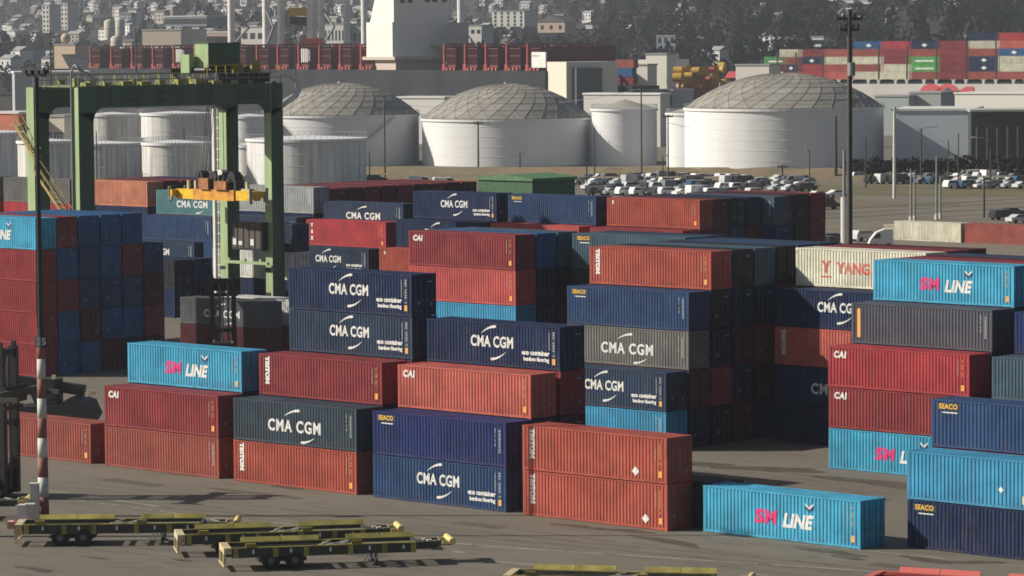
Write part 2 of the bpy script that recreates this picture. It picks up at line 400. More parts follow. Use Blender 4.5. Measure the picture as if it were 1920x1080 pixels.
def text_obj(body, size, x, z, mt, bold=.0, shear=0.0, wide=1.0, rot=0.0, spacing=1.0, align='CENTER'):
    cu = bpy.data.curves.new('t', 'FONT'); cu.body = body; cu.size = size; cu.align_x = align; cu.align_y = 'CENTER'
    cu.offset = bold; cu.shear = shear; cu.space_character = spacing; cu.resolution_u = 3; cu.extrude = 0.0
    o = bpy.data.objects.new('t', cu); C.objects.link(o)
    bpy.context.view_layer.update()
    me = bpy.data.meshes.new_from_object(o.evaluated_get(bpy.context.evaluated_depsgraph_get()))
    vs = []
    for v in me.vertices:
        a, b = v.co.x*wide, v.co.y
        a, b = a*math.cos(rot)-b*math.sin(rot), a*math.sin(rot)+b*math.cos(rot)
        vs.append((x+a, b+z))
    fs = [tuple(p.vertices) for p in me.polygons]
    bpy.data.objects.remove(o); bpy.data.curves.remove(cu); bpy.data.meshes.remove(me)
    return vs, fs
def put2d(mb, vs, fs, y, mi):
    n = len(mb.v); mb.v += [(a, y, b) for a, b in vs]; mb.f += [tuple(n+i for i in f) for f in fs]; mb.m += [mi]*len(fs)
def swoosh(mb, cx, cz, w, h, flip, y, mi=0):            # tapering arc, like a wind-blown sail edge
    n = 10; up = []; lo_ = []
    for i in range(n+1):
        t = i/n; x = -w/2+w*t; z = h*(1-(1-t)**2)-h/2; th = .03+.17*(t**.8)*(1 if t < .93 else .6)
        up.append((x, z+th/2)); lo_.append((x, z-th/2))
    pts = up+lo_[::-1]
    if flip: pts = [(-a, -b) for a, b in pts]
    for i in range(n):
        q = [up[i], up[i+1], lo_[i+1], lo_[i]]
        if flip: q = [(-a, -b) for a, b in q]
        mb.quad(*[(cx+a, y, cz+b) for a, b in q], m=mi)
YF = -.004
def rect(mb, x0, x1, z0, z1, y=YF, m=0): mb.quad((x0, y, z0), (x1, y, z0), (x1, y, z1), (x0, y, z1), m)
def rows_of_dashes(mb, x, z0, z1, w, mi, seed, step=.17):   # weathered serial characters, too small to read
    rr = random.Random(seed); z = z1; rect(mb, x+w*.4, x+w*.47, z0, z1, y=YF+.001, m=mi)
    while z > z0:
        if rr.random() < .8:
            h = step*.62; k = rr.randrange(3)
            rect(mb, x, x+w, z-h, z-h*.78, m=mi); rect(mb, x, x+w*.22, z-h, z, m=mi)
            if k: rect(mb, x+w*.78, x+w, z-h, z, m=mi)
            if k != 1: rect(mb, x, x+w, z-h*.22, z, m=mi)
        z -= step
LOGO = {}
def logo_parts(kind):
    """list of (part name, mesh): lettering, emblem, slogan each a piece of its own"""
    if kind in LOGO: return LOGO[kind]
    out = []
    def add(nm, mats, *fs):
        b = MB()
        for f in fs: f(b)
        me = b.mesh(nm, mats); out.append((nm, me if (kind[:5] == 'seaco' and nm == 'lettering') else conform(me)))
    W = M['white_mark']; TX = lambda *a, **k: (lambda b, y=YF, mi=0: put2d(b, *text_obj(*a, **k), y, mi))
    if kind == 'cma_new':
        add('lettering', W, TX('CMA CGM', 1.02, 6.05, 1.6, None, .03, 0, .80, 0, 1.06))
        add('emblem_arc', W, lambda b: swoosh(b, 5.75, 2.42, 1.35, .5, False, YF)); add('emblem_arc', W, lambda b: swoosh(b, 6.6, .72, 1.35, .5, True, YF))
        add('slogan', W, TX('eco container', .44, 10.0, 1.08, None, .022, 0, .98, 0, 1.02)); add('slogan', W, TX('bamboo flooring', .36, 10.05, .66, None, .018, 0, .95))
    elif kind == 'cma_old':
        add('lettering', W, TX('CMA CGM', 1.12, 6.1, 1.25, None, .034, 0, .92, 0, 1.15))
        add('emblem_arc', W, lambda b: swoosh(b, 5.9, 2.2, 1.5, .42, False, YF)); add('emblem_arc', W, lambda b: swoosh(b, 7.4, .42, 1.3, .36, True, YF))
    elif kind == 'sm':
        add('lettering', W, TX('LINE', 1.15, 7.35, 1.22, None, .055, .25, .95, 0, 1.02)); add('lettering', M['magenta_mark'], TX('S', 1.15, 4.42, 1.32, None, .06, .1, 1.25), TX('M', 1.15, 5.3, 1.32, None, .05, .1, 1.05))
        P = [(8.0, 2.45), (8.32, 2.2), (8.64, 2.45), (8.64, 2.26), (8.32, 2.0), (8.0, 2.26)]
        add('emblem', W, lambda b: b.poly([(x, YF, z) for x, z in P])); add('emblem', M['navy'], lambda b: b.poly([(x, YF-.002, z-.13) for x, z in P]))
    elif kind == 'cai': add('lettering', W, TX('CAI', .62, 1.02, 2.3, None, .035, .1, 1.0, 0, 1.15))
    elif kind in ('seaco', 'seaco_dim'):
        add('name_plate', M['dark_mark'], lambda b: rect(b, .42, 2.06, 2.28, 2.7)); add('lettering', M['yellow_mark'], lambda b: put2d(b, *text_obj('SEACO', .42, 1.24, 2.49, None, .012, 0, .98, 0, 1.08), YF-.003, 0))
        add('underline', W, lambda b: rect(b, .8, 1.9, 2.1, 2.17))
    elif kind == 'triton': add('lettering', W, TX('TRITON', .5, .82, 1.75, None, .05, 0, 1.0, -math.pi/2, 1.05))
    elif kind == 'tex':
        for i, ch in enumerate('TEX'): add('lettering', W, TX(ch, .5, .85, 2.25-i*.72, None, .045))
    elif kind == 'yang':
        add('emblem', M['red_mark'], TX('Y', 1.25, 2.9, 1.5, None, .05)); add('underline', M['red_mark'], lambda b: rect(b, 2.4, 3.4, .75, .86))
        add('lettering', M['red_mark'], TX('YANG MING', 1.15, 7.1, 1.45, None, .045, 0, .95, 0, 1.03))
    elif kind == 'tick': add('lettering', W, TX('E', .4, .8, 2.4, None, .03))
    elif kind == 'orange_bar':
        add('name_plate', M['dark_mark'], lambda b: rect(b, .35, 1.0, .35, 2.6)); add('orange_bar', M['orange_mark'], lambda b: rect(b, .52, .8, .45, 2.5, y=YF-.002))
    LOGO[kind] = out; return out
def mark_parts(kind):                                   # serial numbers, warning stickers, placards
    key = 'm_'+kind
    if key in LOGO: return LOGO[key]
    out = []
    def add(nm, mats, f): b = MB(); f(b); out.append((nm, conform(b.mesh(nm, mats))))
    if 'n' in kind: add('serial_number', M['white_mark'], lambda b: rows_of_dashes(b, 11.55, .95, 2.55, .14, 0, kind)); add('serial_number', M['white_mark'], lambda b: rows_of_dashes(b, 11.2, 1.3, 2.5, .07, 0, kind+'b', .11))
    if 'o' in kind: add('serial_number', M['orange_mark'], lambda b: rows_of_dashes(b, 11.56, 1.0, 2.5, .12, 0, kind)); add('serial_number', M['buff'], lambda b: rows_of_dashes(b, 11.22, 1.4, 2.45, .07, 0, kind+'c', .12))
    if 's' in kind: add('sticker', M['orange_mark'], lambda b: rect(b, 11.5, 11.75, .38, .78))
    if 'd' in kind: add('placard', M['white_mark'], lambda b: b.poly([(9.6, YF, .35), (9.9, YF, .65), (9.6, YF, .95), (9.3, YF, .65)]))
    if 'e' in kind: add('placard', M['white_mark'], lambda b: b.poly([(10.4, YF, .35), (10.7, YF, .65), (10.4, YF, .95), (10.1, YF, .65)]))
    if 'p' in kind: add('patch', M['buff'], lambda b: rect(b, 8.3, 9.1, .35, .85)); add('placard', M['white_mark'], lambda b: b.poly([(6.8, YF, .9), (7.0, YF, 1.1), (6.8, YF, 1.3), (6.6, YF, 1.1)]))
    LOGO[key] = out; return out
def rib_y(x):
    pit = (L_-.32)/43; q = ((x-.16) % pit)/pit
    if q < .28: return 0.0
    if q < .5: return .042*(q-.28)/.22
    if q < .78: return .042
    return .042*(1-(q-.78)/.22)
def conform(me):                                        # press the lettering onto the corrugated wall
    bm = bmesh.new(); bm.from_mesh(me); xs = [v.co.x for v in bm.verts]; a, c = min(xs), max(xs); pit = (L_-.32)/43
    for i in range(43):
        for q in (0, .28, .5, .78):
            x = .16+pit*(i+q)
            if a < x < c: bmesh.ops.bisect_plane(bm, geom=bm.verts[:]+bm.edges[:]+bm.faces[:], plane_co=(x, 0, 0), plane_no=(1, 0, 0), dist=1e-5)
    for v in bm.verts: v.co.y = .012+.3*rib_y(v.co.x)-.006+(v.co.y-YF)*1.5
    bm.to_mesh(me); bm.free(); return me
def endmark_mesh(k):
    if ('endm', k) in LOGO: return LOGO[('endm', k)]
    b = MB(); x = L_+.05; rr = random.Random(k)
    if k == 0: z = 2.3; y = 1.5; b.quad((x, y, z), (x, y+.5, z), (x, y+.5, z+.09), (x, y, z+.09))
    elif k == 1: b.quad((x, .55, .8), (x, .75, .8), (x, .75, 1.02), (x, .55, 1.02))
    else: b.quad((x, 1.75, .7), (x, 1.95, .7), (x, 1.95, .9), (x, 1.75, .9))
    LOGO[('endm', k)] = b.mesh('end_marking', M['dim_mark']); return LOGO[('endm', k)]
M['dim_mark'] = mat('faded_marking', (.3, .3, .29), .7, var=.4)

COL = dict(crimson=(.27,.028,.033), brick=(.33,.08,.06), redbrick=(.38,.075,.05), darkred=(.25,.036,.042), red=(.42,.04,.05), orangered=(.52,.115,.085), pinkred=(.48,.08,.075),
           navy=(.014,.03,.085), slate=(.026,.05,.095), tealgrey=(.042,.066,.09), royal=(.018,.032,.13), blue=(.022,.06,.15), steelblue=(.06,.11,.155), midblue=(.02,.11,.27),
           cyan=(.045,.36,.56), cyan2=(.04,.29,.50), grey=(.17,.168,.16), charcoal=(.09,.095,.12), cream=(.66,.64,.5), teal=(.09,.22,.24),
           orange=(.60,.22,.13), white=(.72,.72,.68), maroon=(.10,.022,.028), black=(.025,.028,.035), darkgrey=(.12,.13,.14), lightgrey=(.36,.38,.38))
CNAME = dict(crimson='crimson', brick='brick red', redbrick='red', darkred='dark red', red='bright red', orangered='orange red', pinkred='coral red', navy='navy', slate='slate blue', tealgrey='teal grey',
             royal='royal blue', blue='blue', steelblue='grey blue', midblue='mid blue', cyan='bright cyan', cyan2='sea blue', grey='grey', charcoal='charcoal',
             cream='cream', teal='teal', orange='orange', white='white', maroon='maroon', black='black', darkgrey='dark grey', lightgrey='pale grey')
ORD = ['bottom', 'second', 'third', 'fourth', 'fifth']
used_labels = {}
def container(x, y, z, colr, logo='', marks='', hs=1.0, group=None, label=None, length=1.0):
    rr = random.Random(int(x*13+y*7+z*31)); j = 1+rr.uniform(-.08, .08)
    c = tuple(min(1, q*j) for q in COL[colr])
    t = empty('shipping_container', (x+rr.uniform(-.035, .035), y+rr.uniform(-.02, .02), z))
    t.scale = (length, 1, hs)
    for nm, me in (('frame', 'frame'), ('side_wall', 'side_front'), ('side_wall', 'side_back'), ('roof', 'roof'), ('end_wall', 'end'), ('door', 'door')):
        o = link(nm, T[me], t, None, c)
        if nm == 'door': link('lock_rods', T['rods'], o)
    for nm, me in (logo_parts(logo) if logo else [])+(mark_parts(marks) if marks else []): link(nm, me, t)
    for k in range(3):
        if rr.random() < .35: link('end_marking', endmark_mesh(k), t)
    tag(t, label or 'shipping container', 'shipping container', group)
    return t
BX = lambda k: 1.0+13.77*k
LOGOTXT = {'cma_new': ' curved-logo', 'cma_old': ' wide-lettered', 'sm': ' pink-lettered', 'cai': ' small-lettered', 'seaco': ' yellow-plated', 'seaco_dim': ' yellow-plated',
           'triton': ' upright-lettered', 'tex': ' stacked-lettered', 'yang': ' red-lettered', 'tick': '', 'orange_bar': ' orange-barred', '': ''}
def stack(x, y, spec, where, hs=1.0, z0=0.0, group=None, length=1.0, first=0):
    """spec: ground up, entries 'colour[:logo[:marks]]'; '-' leaves a tier out"""
    z = z0
    for i, s in enumerate(spec):
        if s != '-':
            p = s.split(':'); cn, lg, mk = p[0], p[1] if len(p) > 1 else '', p[2] if len(p) > 2 else ''
            lab = f"{CNAME[cn]}{LOGOTXT[lg]} container, {'alone' if len(spec) == 1 else ('top' if i == len(spec)-1 else ORD[i])}, {where}"
            container(x, y, z, cn, lg, mk, hs, group, lab, length if i == len(spec)-1 else 1.0)
        z += 2.92*hs
YP = 2.63
# ---- front block, by the lane
G1 = 'containers stacked along the front lane'
stack(BX(-1), 0, ['brick::os'], 'first spot behind the striped pole', group=G1)
stack(BX(0), 0, ['brick::n', 'darkred:cai:os'], 'the front pair right of the striped pole', group=G1)
stack(BX(0)-.4, YP, ['brick', 'navy', 'cyan:sm:os'], 'the stack behind the leftmost front pair', group=G1)
stack(BX(1), 0, ['redbrick:triton:os', 'tealgrey:cma_old:n'], 'the second front pair from the left', group=G1)
stack(BX(1)-.1, YP, ['darkred', 'navy', 'darkred:triton:os'], 'the stack behind the second front pair', group=G1)
stack(BX(1)-.1, 2.1*YP, ['darkred', 'navy', 'maroon', 'slate:cma_new:ns', 'navy:cma_new:ns'], 'the tall stack third row behind the second front pair', group=G1)
stack(BX(2), 0, ['blue:cma_new:ns', 'royal:seaco:n'], 'the third front pair from the left', group=G1)
stack(BX(2)-.2, YP, ['maroon', 'navy', 'orangered:cai:os'], 'the stack behind the third front pair', group=G1)
stack(BX(2)-.2, 2.1*YP, ['navy', 'maroon', 'darkred', 'navy:cma_new:ns'], 'the stack third row behind the third front pair', group=G1)
stack(BX(3)-.1, 0, ['redbrick:triton:oes', 'redbrick:triton:ods'], 'the red front pair left of the lone cyan one', group=G1)
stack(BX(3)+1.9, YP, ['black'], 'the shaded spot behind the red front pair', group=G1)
stack(56.15, 1.44, ['cyan:sm:os'], 'the lane end between red pair and right stack', group=G1)
stack(69.87, 4.0, ['navy:seaco_dim:e', 'cyan2::p'], 'the front pair cut by the right edge', group=G1)
stack(69.75, 4.0+YP, ['navy', 'maroon', 'blue:seaco:n'], 'the stack behind the front pair at right edge', group=G1)
# ---- middle block
def Y2(j): return 32.4+2.62*j
G2 = 'containers in the tall middle block'
MIDS = 'tall middle stack, '
b1 = BX(1)-.2
stack(b1, Y2(0), ['cyan2::n', 'slate:cma_new:ns'], 'the lower front of the tall middle block', group=G2)
stack(b1, Y2(1), ['navy', 'maroon', 'grey:cma_old:n', 'blue:seaco:n'], 'second row of the tall middle block', group=G2)
stack(b1, Y2(2), ['black', 'darkred', 'navy', 'black', 'redbrick:triton:os'], 'third row of the tall middle block', group=G2)
stack(b1, Y2(3), ['maroon', 'navy', 'maroon', 'navy', 'black'], 'fourth row of the tall middle block', group=G2)
stack(b1, Y2(4), ['navy', 'maroon', 'darkred', 'navy', 'steelblue'], 'fifth row of the tall middle block', group=G2)
stack(b1, Y2(5), ['maroon', 'black', 'navy', 'darkred', 'black'], 'sixth row of the tall middle block', group=G2)
stack(b1, Y2(6), ['-', '-', '-', 'navy', 'blue'], 'seventh row of the tall middle block', group=G2)
stack(b1, Y2(7), ['-', '-', '-', 'maroon', 'slate'], 'last row of the tall middle block', group=G2)
b2 = BX(2)+.1
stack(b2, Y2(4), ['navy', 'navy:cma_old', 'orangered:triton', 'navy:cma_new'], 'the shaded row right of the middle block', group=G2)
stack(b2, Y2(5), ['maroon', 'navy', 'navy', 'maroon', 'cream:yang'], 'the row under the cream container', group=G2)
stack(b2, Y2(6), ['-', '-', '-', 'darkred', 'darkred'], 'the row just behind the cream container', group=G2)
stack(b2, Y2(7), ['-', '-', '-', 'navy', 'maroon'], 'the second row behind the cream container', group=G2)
b3 = BX(3)+.0
stack(b3, Y2(0)-.5, ['cyan:sm', 'darkred:cai', 'red:cai:os'], 'the front row under the charcoal container', group=G2)
stack(b3, Y2(1)-.5, ['navy', 'maroon', 'navy', 'charcoal:orange_bar:n'], 'the second row of the right stack', group=G2)
stack(b3, Y2(2)-.5, ['maroon', 'navy', 'maroon', 'navy', 'cyan:sm:os'], 'the third row of the right stack', group=G2)
stack(b3, Y2(3)-.5, ['-', '-', '-', 'navy', 'darkred'], 'the fourth row of the right stack', group=G2)
stack(b3, Y2(4)-.5, ['-', '-', '-', 'darkred', 'maroon'], 'the fifth row of the right stack', group=G2)
stack(b3, Y2(5)-.5, ['-', '-', '-', 'navy', 'slate'], 'the sixth row of the right stack', group=G2)
b4 = BX(4)+.3
stack(b4, Y2(0)-.5, ['navy', 'maroon', 'steelblue'], 'the front row at the right edge', group=G2)
stack(b4, Y2(1)-.5, ['maroon', 'navy', 'maroon', 'royal'], 'the second row at the right edge', group=G2)
stack(b4, Y2(2)-.5, ['navy', 'maroon', 'navy', 'black'], 'the third row at the right edge', group=G2)
bm = BX(-1)
stack(bm, Y2(5), ['navy', 'maroon', 'cyan2', 'pinkred::os', 'darkred:cai:os'], 'the red stack left of the middle block', group=G2)
stack(bm, Y2(6), ['maroon', 'darkred', 'navy', 'navy', 'midblue'], 'second row of the red stack', group=G2)
stack(bm, Y2(7), ['navy', 'navy', 'maroon', 'black', 'steelblue'], 'last row of the red stack', group=G2)
stack(BX(0), Y2(7), ['navy', 'maroon', 'navy', 'black', 'steelblue:seaco_dim'], 'the recess between red stack and middle block', group=G2)
stack(BX(0), Y2(8), ['-', '-', '-', 'navy', 'slate'], 'back of the recess beside the middle block', group=G2)
# ---- left block
G3 = 'containers in the left block behind the pole'
lx = BX(-5)
LB = [['crimson', 'crimson', 'crimson', 'crimson', 'cyan:sm'], ['midblue', 'midblue', 'darkred', 'midblue', 'darkred'], ['midblue', 'maroon', 'blue', 'blue', 'midblue'],
      ['maroon', 'midblue', 'blue', 'midblue', 'midblue'], ['black', 'midblue', 'blue', 'darkred', 'midblue'], ['maroon', 'darkred', 'maroon', 'blue']]
RN = ['front row', 'second row', 'third row', 'fourth row', 'fifth row', 'short last row']
for j, sp in enumerate(LB):
    sp = [s.replace('::', '') for s in sp]
    stack(lx, 40.3+2.62*j, sp, f'the {RN[j]} of the left block', group=G3)
# ---- containers under the green crane
G4 = 'containers below the green crane'
stack(BX(-6), 69.4, ['-', 'navy', 'black'], 'the shaded row left of the crane leg', group=G4)
stack(BX(-6), 72.0, ['-', 'black', 'navy'], 'the second shaded row left of the crane leg', group=G4)
stack(BX(-5)+.1, 68.6, ['maroon', 'darkgrey:cma_old'], 'the low row behind the lift truck', .894, group=G4)
stack(BX(-5)+.1, 72.4, ['redbrick', 'white'], 'the low row right of the lift truck', .894, group=G4)
stack(BX(-6)+.1, 85.6, ['maroon', 'navy', 'white', 'slate:cma_old'], 'row seen between the right crane legs', group=G4)
# ---- far block
G5 = 'containers in the far block before the tanks'
def Y3(j): return 96.8+2.62*j
FB = [(-3, 1, ['-', '-', 'maroon', 'darkred'], 1), (-3, 2, ['-', '-', 'navy', 'maroon', 'redbrick:tick:os'], 1),
      (-4, 1, ['-', '-', 'navy', 'pinkred'], 1), (-4, 2, ['-', '-', 'maroon', 'navy', 'blue:seaco_dim:n'], 1),
      (-5, 0, ['-', 'navy', 'redbrick:tick'], 1), (-5, 1, ['-', '-', 'navy', 'navy:cma_new'], 1), (-5, 2, ['-', '-', 'maroon', 'navy', 'navy:cma_new:ns'], 1),
      (-6, 0, ['-', 'navy', 'slate:cma_new:n'], .975), (-6, 1, ['-', '-', 'navy', 'red:tex:os'], .965), (-6, 2, ['-', '-', 'maroon', 'navy', 'slate:cma_old:n'], .90),
      (-7, 0, ['-', 'navy', 'blue'], .975), (-7, 1, ['-', '-', 'navy', 'slate::n'], .975), (-7, 2, ['-', '-', 'maroon', 'navy', 'lightgrey::n'], 1),
      (-8, 0, ['-', 'navy', 'slate:cma_new:n'], .95), (-8, 1, ['-', '-', 'maroon', 'blue::n'], .94), (-8, 2, ['-', '-', 'navy', 'redbrick', 'teal:cma_old'], .94),
      (-9, 2, ['-', '-', 'maroon', 'navy', 'orange'], 1), (-10, 2, ['-', '-', 'maroon', 'red', 'grey'], 1), (-11, 2, ['-', '-', 'maroon', 'red', 'grey'], 1)]
CN = {-3: 'first', -4: 'second', -5: 'third', -6: 'fourth', -7: 'fifth', -8: 'sixth', -9: 'seventh', -10: 'eighth', -11: 'ninth'}
RN3 = ['front row', 'middle row', 'back row']
for k, j, sp, hs in FB:
    stack(BX(k), Y3(j), sp, f"{CN[k]} column from right, {RN3[j]}, far block", hs, group=G5)
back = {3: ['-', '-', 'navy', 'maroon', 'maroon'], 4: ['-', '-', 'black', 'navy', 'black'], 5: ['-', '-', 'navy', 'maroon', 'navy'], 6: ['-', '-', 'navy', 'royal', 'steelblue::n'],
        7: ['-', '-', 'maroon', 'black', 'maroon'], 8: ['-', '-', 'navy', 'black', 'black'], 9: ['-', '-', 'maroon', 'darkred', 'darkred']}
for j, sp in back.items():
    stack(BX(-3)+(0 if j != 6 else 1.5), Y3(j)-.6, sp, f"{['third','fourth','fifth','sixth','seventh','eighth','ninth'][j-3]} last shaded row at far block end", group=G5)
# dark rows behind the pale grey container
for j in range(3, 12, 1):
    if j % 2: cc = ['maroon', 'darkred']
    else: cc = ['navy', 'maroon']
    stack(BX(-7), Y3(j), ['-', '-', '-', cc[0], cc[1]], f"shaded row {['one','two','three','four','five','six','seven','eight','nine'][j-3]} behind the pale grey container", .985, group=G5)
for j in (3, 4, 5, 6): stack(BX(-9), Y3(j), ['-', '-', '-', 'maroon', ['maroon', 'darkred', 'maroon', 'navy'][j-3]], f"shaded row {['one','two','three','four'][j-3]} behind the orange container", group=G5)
# ---- far cream and red pair by the road
G6 = 'containers standing by the far road'
stack(-123.6, 262, ['cream'], 'the far lot beyond the yard', group=G6)
stack(-110.9, 262.4, ['brick::n'], 'the far lot right of the cream one', group=G6)
stack(-98.3, 262.4, ['darkred'], 'the far lot at right edge', group=G6)
c_ = container(-128.6, 266, 0, 'cream', group=G6, label='low cream container end showing left of the far cream container'); c_.scale = (.4, 1, .7)
#@@PART2
# ------------------------------------------------------------------ projection helpers
def uv(p):
    d = Vector(p)-CAMP; z = d.dot(D); return 960+FPX*d.dot(CR)/z, 540-FPX*d.dot(CU)/z
def solve(fn, target, lo, hi, k=0):
    a = uv(fn(lo))[k] < target
    for _ in range(50):
        md = (lo+hi)/2
        if (uv(fn(md))[k] < target) == a: lo = md
        else: hi = md
    return (lo+hi)/2
def zat(u_b, v):                                        # height seen at row v at level distance b
    return CAMP.z - (v-75)*u_b/FPX
# ------------------------------------------------------------------ rubber tyred gantry crane
M['stairs'] = mat('weathered_yellow_green', (.42, .38, .1), .7, col2=(.14, .17, .07), scale=1.2)
def gantry():
    t = empty('gantry_crane', (-73, 70, 0)); tag(t, 'tall green gantry crane on four legs straddling container rows at left', 'gantry crane')
    o0 = Vector((-73, 70, 0))
    def lc(x, y, z): return (x-o0.x, y-o0.y, z)
    XI, XO = (-76.9, -75.9), (-70.0, -69.1); YA, YB = (57.0, 58.9), (82.6, 84.3)
    for xi in (XI, XO):
        for ya in (YA, YB):
            b = MB(); x0, x1 = xi; y0, y1 = ya
            b.box(*[q for pr in ((x0-o0.x, x1-o0.x), (y0-o0.y, y1-o0.y), (1.9, 23.7)) for q in pr], m=0)
            b.box(x0-o0.x-.06, x1-o0.x+.06, y0-o0.y-.07, y0-o0.y-.004, 2.0, 26.2, 1)     # paler plate: sunlight on this side put into the colour, plus some fading
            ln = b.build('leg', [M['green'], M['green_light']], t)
    for (x0, x1) in (XI, XO):
        b = MB(); y0, y1 = YA[0]-o0.y, YB[1]-o0.y
        # girder with rounded inner corners
        a0, a1 = YA[1]-o0.y, YB[0]-o0.y; pts = [(y0, 26.8), (y1, 26.8), (y1, 23.7), (a1, 23.7)]
        for k in range(7): th = k/6*math.pi/2; pts.append((a1-1.3+1.3*math.cos(th)*1.0, 22.4+1.3+0*th-1.3+1.3*math.sin(th)))
        pts = [(y0, 26.3), (y1, 26.3), (y1, 23.7)] + [(a1-.0-1.4*(1-math.cos(q)), 22.8+1.4*math.sin(q)) for q in [k/6*math.pi/2 for k in range(7)]]
        pts += [(a0+1.4*(1-math.cos(q)), 22.8+1.4*math.sin(q)) for q in [(6-k)/6*math.pi/2 for k in range(7)]] + [(y0, 23.7)]
        b.prism(pts, x0-o0.x, x1-o0.x, 'x'); b.build('girder', M['green'], t)
        b = MB()
        zt = 27.45
        for zz in (26.9, zt): b.bar((x1-o0.x, y0, zz), (x1-o0.x, y1, zz), .07)
        y = y0
        while y <= y1: b.bar((x1-o0.x, y, 26.3), (x1-o0.x, y, zt), .06); y += 1.5
        b.build('handrail', M['steel'], t)
    for y in (YA[0]+.3, YB[0]+.5):
        b = MB(); b.tube((XI[1]-o0.x, y-o0.y+1.0, 26.2), (XO[0]-o0.x, y-o0.y+1.0, 26.2), .28, n=12); b.build('tie_beam', M['green'], t)
        b = MB(); b.box(XI[0]-o0.x-1.2, XO[1]-o0.x+1.2, y-o0.y-.1, y-o0.y+1.0, 1.1, 1.9); b.build('sill_beam', M['green'], t)
        for xx in (XI[0]-1, XI[1]+1.2, XO[0]-1.2, XO[1]+1):
            b = MB(); b.tube((xx-o0.x, y-o0.y+.0, .75), (xx-o0.x, y-o0.y+.9, .75), .75, n=20); b.build('wheel', M['tyre'], t)
    # walkway, gratings and railings on top
    b = MB()
    for y in [YA[0]-o0.y+.5+k*1.9 for k in range(14)]:
        for x in (XO[0]-o0.x-.8, XI[1]-o0.x+.6):
            b.bar((x, y, 26.3), (x, y, 27.4), .07); b.bar((x, y, 27.4), (x, y+1.9, 27.4), .07); b.bar((x, y, 26.9), (x, y+1.9, 26.9), .05)
            if random.random() < .6: b.box(x-.3, x+.2, y+.3, y+.5+random.random(), 26.3, 26.6+random.random()*.5)
    for x in (XO[0]-o0.x-.8, XI[1]-o0.x+.6): b.box(x-.3, x+.2, YA[0]-o0.y+.5, YA[0]-o0.y+27, 26.28, 26.32)
    b.box(XI[1]-o0.x+.6, XO[0]-o0.x-.8, YA[0]-o0.y+.6, YA[0]-o0.y+.9, 26.27, 26.33)
    b.build('top_walkway', M['stairs'], t)
    b = MB()
    b.box(XO[0]-o0.x+.3, XO[1]-o0.x-.3, YA[0]-o0.y+1, YA[0]-o0.y+24, 26.302, 26.4)
    for k in range(10):
        y = YA[0]-o0.y+1+k*2.4; b.box(XO[0]-o0.x+.05, XO[1]-o0.x-.05, y, y+.5+random.random(), 26.3, 26.6+random.random()*.3)
    b.build('cable_tray', M['stairs'], t)
    # panel outlines on the girder side, faded
    b = MB(); X = XO[1]-o0.x+.012
    for yy, w, h in ((6.0, 1.4, .8), (10.1, 1.8, .9), (16.2, 1.3, 1.7), (20.8, 5.4, .8)):
        y = YA[0]-o0.y+yy; z = 24.8
        for (p0, p1, q0, q1) in ((y, y+w, z, z+.1), (y, y+w, z+h-.1, z+h), (y, y+.1, z+.1, z+h-.1), (y+w-.1, y+w, z+.1, z+h-.1)):
            b.quad((X, p0, q0), (X, p1, q0), (X, p1, q1), (X, p0, q1))
        if w > 5:
            for k in range(9): b.quad((X, y+.4+k*.55, z+.25), (X, y+.6+k*.55, z+.25), (X, y+.6+k*.55, z+.6), (X, y+.4+k*.55, z+.6))
    b.build('faded_panel', mat('faded_rust_mark', (.09, .045, .03), .8), t)
    # trolley with machinery house
    yt = solve(lambda y: (-73.8, y, 28.6), 366, 60, 84)
    y0 = yt-o0.y
    b = MB(); b.box(XI[0]-o0.x+.1, XO[1]-o0.x-.1, y0-1.0, y0+6.0, 26.4, 27.35); b.box(XI[0]-o0.x+.2, XI[0]-o0.x+1, y0-1.4, y0+6.3, 27.35, 27.9)
    for k in range(7): b.tube((-.8+random.uniform(-1.6, 2.6), y0+k*.9-.4, 27.7), (1.4, y0+k*.9-.4, 27.7), .3+.12*(k % 2), n=10)
    tr = b.build('trolley', M['black'], t)
    b = MB(); b.box(-.8, 1.2, y0, y0+4.4, 27.9, 30.4); b.box(-.9, 1.3, y0-.1, y0+4.5, 30.4, 30.5)
    h_ = b.build('machinery_house', M['green'], tr)
    b = MB(); b.box(-.82, 1.22, y0-.04, y0-.004, 27.95, 30.35); b.box(-1.9, -.6, y0-1.0, y0-.3, 27.4, 29.3); b.build('house_front', M['green_light'], tr)  # sunlit front of the house, its brightness put into a paler green
    b = MB()
    for k in range(16):
        x = random.uniform(-2.9, 3.3); y = y0+random.uniform(-2.2, 8); b.box(x, x+.25, y, y+random.uniform(.3, 1.1), 27.2, 27.5+random.random()*1.2)
    b.build('trolley_gear', [M['olive']], tr)
    b = MB(); b.bar((3.2, y0-2, 28.2), (3.2, y0+8, 28.2), .08); b.bar((3.2, y0-2, 27.7), (3.2, y0+8, 27.7), .06)
    for k in range(9): b.bar((3.2, y0-2+k*1.25, 27.1), (3.2, y0-2+k*1.25, 28.2), .06)
    b.build('guard_rail', M['yellow'], tr)
    # cab under the trolley is small; hoist ropes and spreader
    ys = solve(lambda y: (-79.1, y, 14.9), 334, 60, 90); zs = 14.6
    # e-house with five doors between the right legs
    b = MB(); ex0, ex1 = XI[1]-o0.x+.2, XO[0]-o0.x+.3; ey = YB[0]-o0.y
    b.box(ex0+1.4, ex1, ey-.9, ey+.1, 9.1, 12.0)
    eh = b.build('electrical_cabinet', M['black'], t)
    w = (ex1-ex0-1.6)/5
